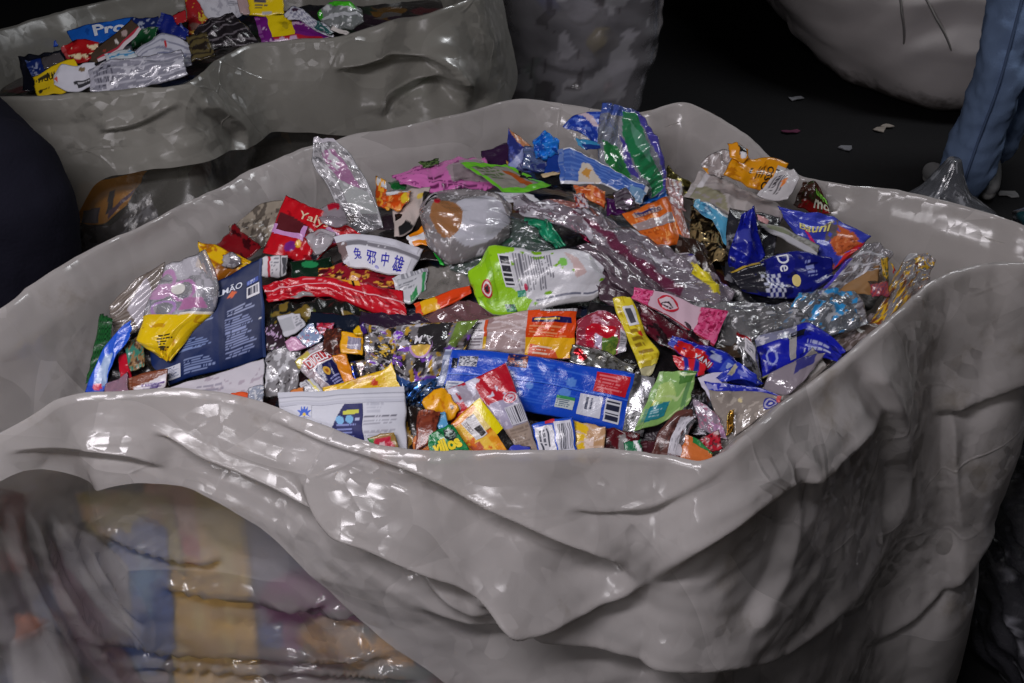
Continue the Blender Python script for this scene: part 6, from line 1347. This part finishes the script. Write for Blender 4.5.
# ------------------------------------------------------------------ people
def tubes(chains, ns=16):
    """closed tapering tubes along joint chains [(x, y, z, r), ...] -> verts, faces"""
    V_, F_ = [], []
    for ch in chains:
        ch = np.array(ch, float)
        Q = catmull(ch, max(6, 5 * len(ch)))
        T_ = np.gradient(Q[:, :3], axis=0); T_ /= np.linalg.norm(T_, axis=1)[:, None]
        ref = np.array([0, 1.0, 0]) if abs(T_[:, 1]).mean() < .8 else np.array([1.0, 0, 0])
        o0 = len(V_)
        ringn = 0
        ends = [(Q[0, :3] - T_[0] * Q[0, 3] * .7, Q[0, 3] * .55, 0)] + [(Q[i, :3], Q[i, 3], i) for i in range(len(Q))] + [(Q[-1, :3] + T_[-1] * Q[-1, 3] * .7, Q[-1, 3] * .55, -1)]
        for c_, r_, i in ends:
            b_ = np.cross(T_[i], ref); b_ /= np.linalg.norm(b_); d_ = np.cross(T_[i], b_)
            for k in range(ns):
                t = 2 * math.pi * k / ns
                V_.append(tuple(c_ + r_ * (math.cos(t) * b_ + math.sin(t) * d_)))
            ringn += 1
        for j in range(ringn - 1):
            for k in range(ns):
                k2 = (k + 1) % ns
                F_.append((o0 + j * ns + k, o0 + j * ns + k2, o0 + (j + 1) * ns + k2, o0 + (j + 1) * ns + k))
        F_.append(tuple(o0 + k for k in range(ns))[::-1]); F_.append(tuple(o0 + (ringn - 1) * ns + k for k in range(ns)))
    return V_, F_


def body_part(name, chains, mat, voxel, parent=None, smooth=6, origin=(0, 0, 0), wrinkle=0.0):
    v, f = tubes(chains)
    o = link(name, v, f, mat, parent, origin=origin)
    m = o.modifiers.new('join', 'REMESH'); m.mode = 'VOXEL'; m.voxel_size = voxel; m.use_smooth_shade = True
    s = o.modifiers.new('soft', 'SMOOTH'); s.iterations = smooth; s.factor = .5
    if wrinkle:
        tx = bpy.data.textures.new('cloth', 'CLOUDS'); tx.noise_scale = .07; tx.noise_depth = 2
        dm_ = o.modifiers.new('cloth', 'DISPLACE'); dm_.texture = tx; dm_.strength = wrinkle; dm_.texture_coords = 'LOCAL'
    return o


def hand(w, d, thumb, s=1.0):
    """palm, four unequal bent fingers and a thumb from wrist w along direction d"""
    w, d = np.array(w, float), np.array(d, float); d /= np.linalg.norm(d)
    th = np.array(thumb, float); th -= (th @ d) * d; th /= np.linalg.norm(th)
    nrm = np.cross(d, th)
    ch = [[(*w, .027), (*(w + d * .045 * s), .033), (*(w + d * .085 * s), .03)]]
    for k, L in enumerate((.068, .078, .072, .056)):
        off = th * (.028 - .019 * k)
        a0 = w + d * .085 * s + off
        ch.append([(*a0, .0095), (*(a0 + d * L * .5 + nrm * .006), .0088), (*(a0 + d * L * .92 + nrm * .026), .0075)])
    a0 = w + d * .03 * s + th * .026
    ch.append([(*a0, .012), (*(a0 + d * .03 + th * .024), .0105), (*(a0 + d * .06 + th * .03), .009)])
    return ch


SKIN = plain('skin', (176, 128, 104), .5)


def person(label, J_, top_mat, leg_mat, shoe_mat, hair, wr=.012):
    """J_: joints in the room. One continuous body; clothes, shoes and hair are parts"""
    g = lambda k: np.array(J_[k], float)
    root = np.array([*(.5 * (g('ankle_a') + g('ankle_b')))[:2], 0])
    mid = lambda a, b, t=.5: g(a) * (1 - t) + g(b) * t
    hc, neck, head = .5 * (g('hip_a') + g('hip_b')), g('neck'), g('head')
    chest = hc * .35 + neck * .65
    sh = g('shoulder_b') - g('shoulder_a'); sh /= np.linalg.norm(sh)
    face = g('face') if 'face' in J_ else np.array([0, -1.0, 0])
    up = head - neck; up /= np.linalg.norm(up)
    body = []
    for s in 'ab':
        body.append([(*hc, .1), (*g('hip_' + s), .085), (*mid('hip_' + s, 'knee_' + s, .5), .068), (*g('knee_' + s), .052), (*mid('knee_' + s, 'ankle_' + s, .35), .05), (*g('ankle_' + s), .035)])
        body.append([(*chest, .08), (*g('shoulder_' + s), .055), (*mid('shoulder_' + s, 'elbow_' + s), .045), (*g('elbow_' + s), .036), (*mid('elbow_' + s, 'wrist_' + s, .4), .036), (*g('wrist_' + s), .026)])
        body += hand(g('wrist_' + s), g('wrist_' + s) - g('elbow_' + s), face)
        body.append([(*g('ankle_' + s), .035), (*(g('ankle_' + s) * [1, 1, .5] + np.array([*(g('toe_' + s) - g('ankle_' + s))[:2], 0]) * .4), .036), (*(g('toe_' + s) * .8 + g('ankle_' + s) * .2 * np.array([1, 1, .3]) + np.array([0, 0, .004])), .022)])
    body.append([(*hc, .12), (*(hc * .65 + neck * .35), .115), (*chest, .125), (*(chest * .35 + neck * .65), .10), (*neck, .055), (*(neck + up * .06), .052)])
    hcen = head
    body.append([(*(hcen - up * .085 + face * .03), .05), (*(hcen - up * .03 + face * .01), .075), (*(hcen + up * .045), .088), (*(hcen + up * .085 - face * .01), .06)])
    side = np.cross(face, up)
    body.append([(*(hcen - up * .01 + face * .085), .009), (*(hcen - up * .03 + face * .105), .014)])
    body.append([(*(hcen - up * .065 + face * .075 - side * .022), .009), (*(hcen - up * .065 + face * .078 + side * .022), .009)])
    for s in (-1, 1):
        body.append([(*(hcen + side * s * .082 + up * .015), .012), (*(hcen + side * s * .086 - up * .03), .011)])
    p = body_part('person', body, SKIN, .009, smooth=3, origin=root)
    tag(p, label, 'person')
    legs = []
    for s in 'ab':
        legs.append([(*(hc + [0, 0, .02]), .13), (*g('hip_' + s), .112), (*mid('hip_' + s, 'knee_' + s, .5), .094), (*g('knee_' + s), .082), (*mid('knee_' + s, 'ankle_' + s, .45), .083), (*(g('ankle_' + s) * .97 + g('knee_' + s) * .03), .092)])
    tr = body_part('trousers', legs, leg_mat, .012, p, origin=root, wrinkle=wr)
    tp = [[(*(hc - [0, 0, .04]), .165), (*(hc * .65 + neck * .35), .155), (*chest, .165), (*(chest * .3 + neck * .7), .13), (*(neck - up * .01), .07)]]
    for s in 'ab':
        tp.append([(*chest, .11), (*g('shoulder_' + s), .08), (*mid('shoulder_' + s, 'elbow_' + s), .066), (*g('elbow_' + s), .055), (*mid('elbow_' + s, 'wrist_' + s, .85), .042)])
    body_part('jacket', tp, top_mat, .013, p, origin=root, wrinkle=wr)
    for s in 'ab':
        an, to = g('ankle_' + s), g('toe_' + s)
        d = to - an; d[2] = 0; L = np.linalg.norm(d); d /= L
        heel = np.array([*(an[:2] - d[:2] * .05), .04 + an[2] - .09])
        so = body_part('shoe', [[(*heel, .042), (*(heel + d * .09 + [0, 0, .012]), .046), (*(heel + d * .19), .044), (*(heel + d * .27 - [0, 0, .008]), .034)], [(*(an + [0, 0, .01]), .05), (*(heel + d * .06 + [0, 0, .03]), .045)]], shoe_mat, .008, p, origin=root)
        body_part('shoe_sole', [[(*(heel - [0, 0, .03]), .03), (*(heel + d * .14 - [0, 0, .03]), .034), (*(heel + d * .27 - [0, 0, .03]), .028)]], plain('rubber_sole', (190, 190, 186), .6), .007, so, origin=root).location = (0, 0, 0)
    body_part('hair', [[(*(hcen + up * .02 - face * .05), .07), (*(hcen + up * .075 - face * .015), .08), (*(hcen + up * .085 + face * .03), .06)]], plain('hair', hair, .6, bs=(200, .8, .004)), .009, p, origin=root)
    return p, tr


for pts in SEAMS:
    v_, f_ = tubes([[(*q, .0045) for q in pts]], 8)
    so = link('sack_seam', v_, f_, plain('grey_seam_tape', (150, 146, 143), .8), sack); so.location = (0, 0, 0)
DENIM = plain('blue_denim', (146, 172, 214), .8, bs=(240, .5, .003), spec=.2)
NAVYC = plain('dark_navy_cloth', (24, 24, 36), .9, bs=(160, .4, .003), spec=.15)
p1, t1 = person('person in faded blue jeans and pale shoes walking past the white woven sack', dict(
    hip_a=(1.60, 3.52, .92), hip_b=(1.78, 3.62, .92), knee_a=(1.565, 3.42, .50), ankle_a=(1.56, 3.50, .09), toe_a=(1.53, 3.74, .04), knee_b=(1.83, 3.74, .52), ankle_b=(1.735, 3.74, .11), toe_b=(1.675, 3.53, .04),
    neck=(1.71, 3.55, 1.46), head=(1.73, 3.50, 1.62), shoulder_a=(1.54, 3.47, 1.38), shoulder_b=(1.89, 3.61, 1.38), elbow_a=(1.51, 3.39, 1.12), wrist_a=(1.59, 3.25, .95), elbow_b=(1.95, 3.55, 1.12), wrist_b=(1.93, 3.38, .95), face=(.6, -.8, 0)),
    plain('grey_shirt', (120, 120, 126), .9), DENIM, plain('pale_shoe', (176, 176, 176), .5), (40, 30, 26), wr=.034)
for dx, dy in ((-.035, -.078),):
    v_, f_ = tubes([[(1.585 + dx, 3.46 + dy - .012, .78, .0045), (1.565 + dx, 3.42 + dy - .004, .50, .0045), (1.562 + dx, 3.46 + dy - .006, .3, .0045), (1.56 + dx, 3.50 + dy - .012, .1, .0045)]], 8)
    sm = link('trouser_seam', v_, f_, plain('dark_denim_thread', (110, 132, 172), .8), t1); sm.location = -np.array(p1.location)
p2, t2 = person('person in dark navy clothes bending away beside the bag behind', dict(
    hip_a=(-.93, 1.62, .95), hip_b=(-.79, 1.54, .95), knee_a=(-1.02, 1.62, .5), ankle_a=(-1.04, 1.68, .09), toe_a=(-1.12, 1.54, .04), knee_b=(-.83, 1.52, .5), ankle_b=(-.84, 1.56, .09), toe_b=(-.96, 1.42, .04),
    neck=(-1.22, 1.62, 1.40), head=(-1.32, 1.6, 1.52), shoulder_a=(-1.27, 1.80, 1.30), shoulder_b=(-1.17, 1.44, 1.30), elbow_a=(-1.36, 1.82, 1.06), wrist_a=(-1.46, 1.74, .88), elbow_b=(-1.28, 1.38, 1.05), wrist_b=(-1.42, 1.42, .88), face=(-.9, -.3, -.3)),
    NAVYC, NAVYC, plain('black_shoe', (30, 30, 32), .5), (26, 22, 20))
# ================================================================== room, light
FLOOR = plain('dark_floor', (15, 15, 18), 0.75, bs=(30, 0.25, 0.01))
WALLM = plain('dark_wall', (52, 50, 52), 0.9)


def slab(name, lo, hi, mat):
    x0, y0, z0 = lo; x1, y1, z1 = hi
    v = [(x0, y0, z0), (x1, y0, z0), (x1, y1, z0), (x0, y1, z0), (x0, y0, z1), (x1, y0, z1), (x1, y1, z1), (x0, y1, z1)]
    f = [(0, 3, 2, 1), (4, 5, 6, 7), (0, 1, 5, 4), (1, 2, 6, 5), (2, 3, 7, 6), (3, 0, 4, 7)]
    return tag(link(name, v, f, mat, smooth=False), kind='structure')


slab('floor', (-6, -3, -.1), (7, 11, 0), FLOOR)
slab('ceiling', (-6, -3, 4.6), (7, 11, 4.7), WALLM)
slab('wall_back', (-6, 11, 0), (7, 11.1, 4.6), WALLM)
slab('wall_front', (-6, -3.1, 0), (7, -3, 4.6), WALLM)
slab('wall_left', (-6.1, -3, 0), (-6, 11, 4.6), WALLM)
slab('wall_right', (7, -3, 0), (7.1, 11, 4.6), WALLM)


def area(name, loc, rot, sx, sy, power, col=(1, 1, 1)):
    l = bpy.data.lights.new(name, 'AREA')
    l.shape = 'RECTANGLE'; l.size = sx; l.size_y = sy; l.energy = power; l.color = col
    o = bpy.data.objects.new(name, l)
    o.location = loc; o.rotation_euler = rot
    COL.objects.link(o)
    return o


area('ceiling_lamp', (-0.6, 0.12, 2.35), (math.radians(24), math.radians(-8), 0), 1.2, 0.2, 22, (1.0, 0.95, 1.0))
area('hall_lamp', (2.2, 3.3, 4.0), (0, 0, 0), 1.5, .5, 44, (0.95, 0.97, 1.0))
area('front_fill', (-1.2, -0.9, 2.3), (math.radians(42), 0, math.radians(-30)), 1.0, .2, 9, (1.0, .96, 1.0))  # added fill from behind the camera for the bag front, no lamp known there
w = bpy.data.worlds.new('hall_air'); scene.world = w; w.use_nodes = True
w.node_tree.nodes['Background'].inputs[0].default_value = (0.62, 0.57, 0.48, 1)
w.node_tree.nodes['Background'].inputs[1].default_value = 0.11
scene.view_settings.view_transform = 'Standard'
scene.view_settings.look = 'None'
scene.view_settings.gamma = 1.0
scene.view_settings.exposure = 0.0
scene.view_settings.use_curve_mapping = False
scene.cycles.transparent_max_bounces = 24
scene.cycles.max_bounces = 8
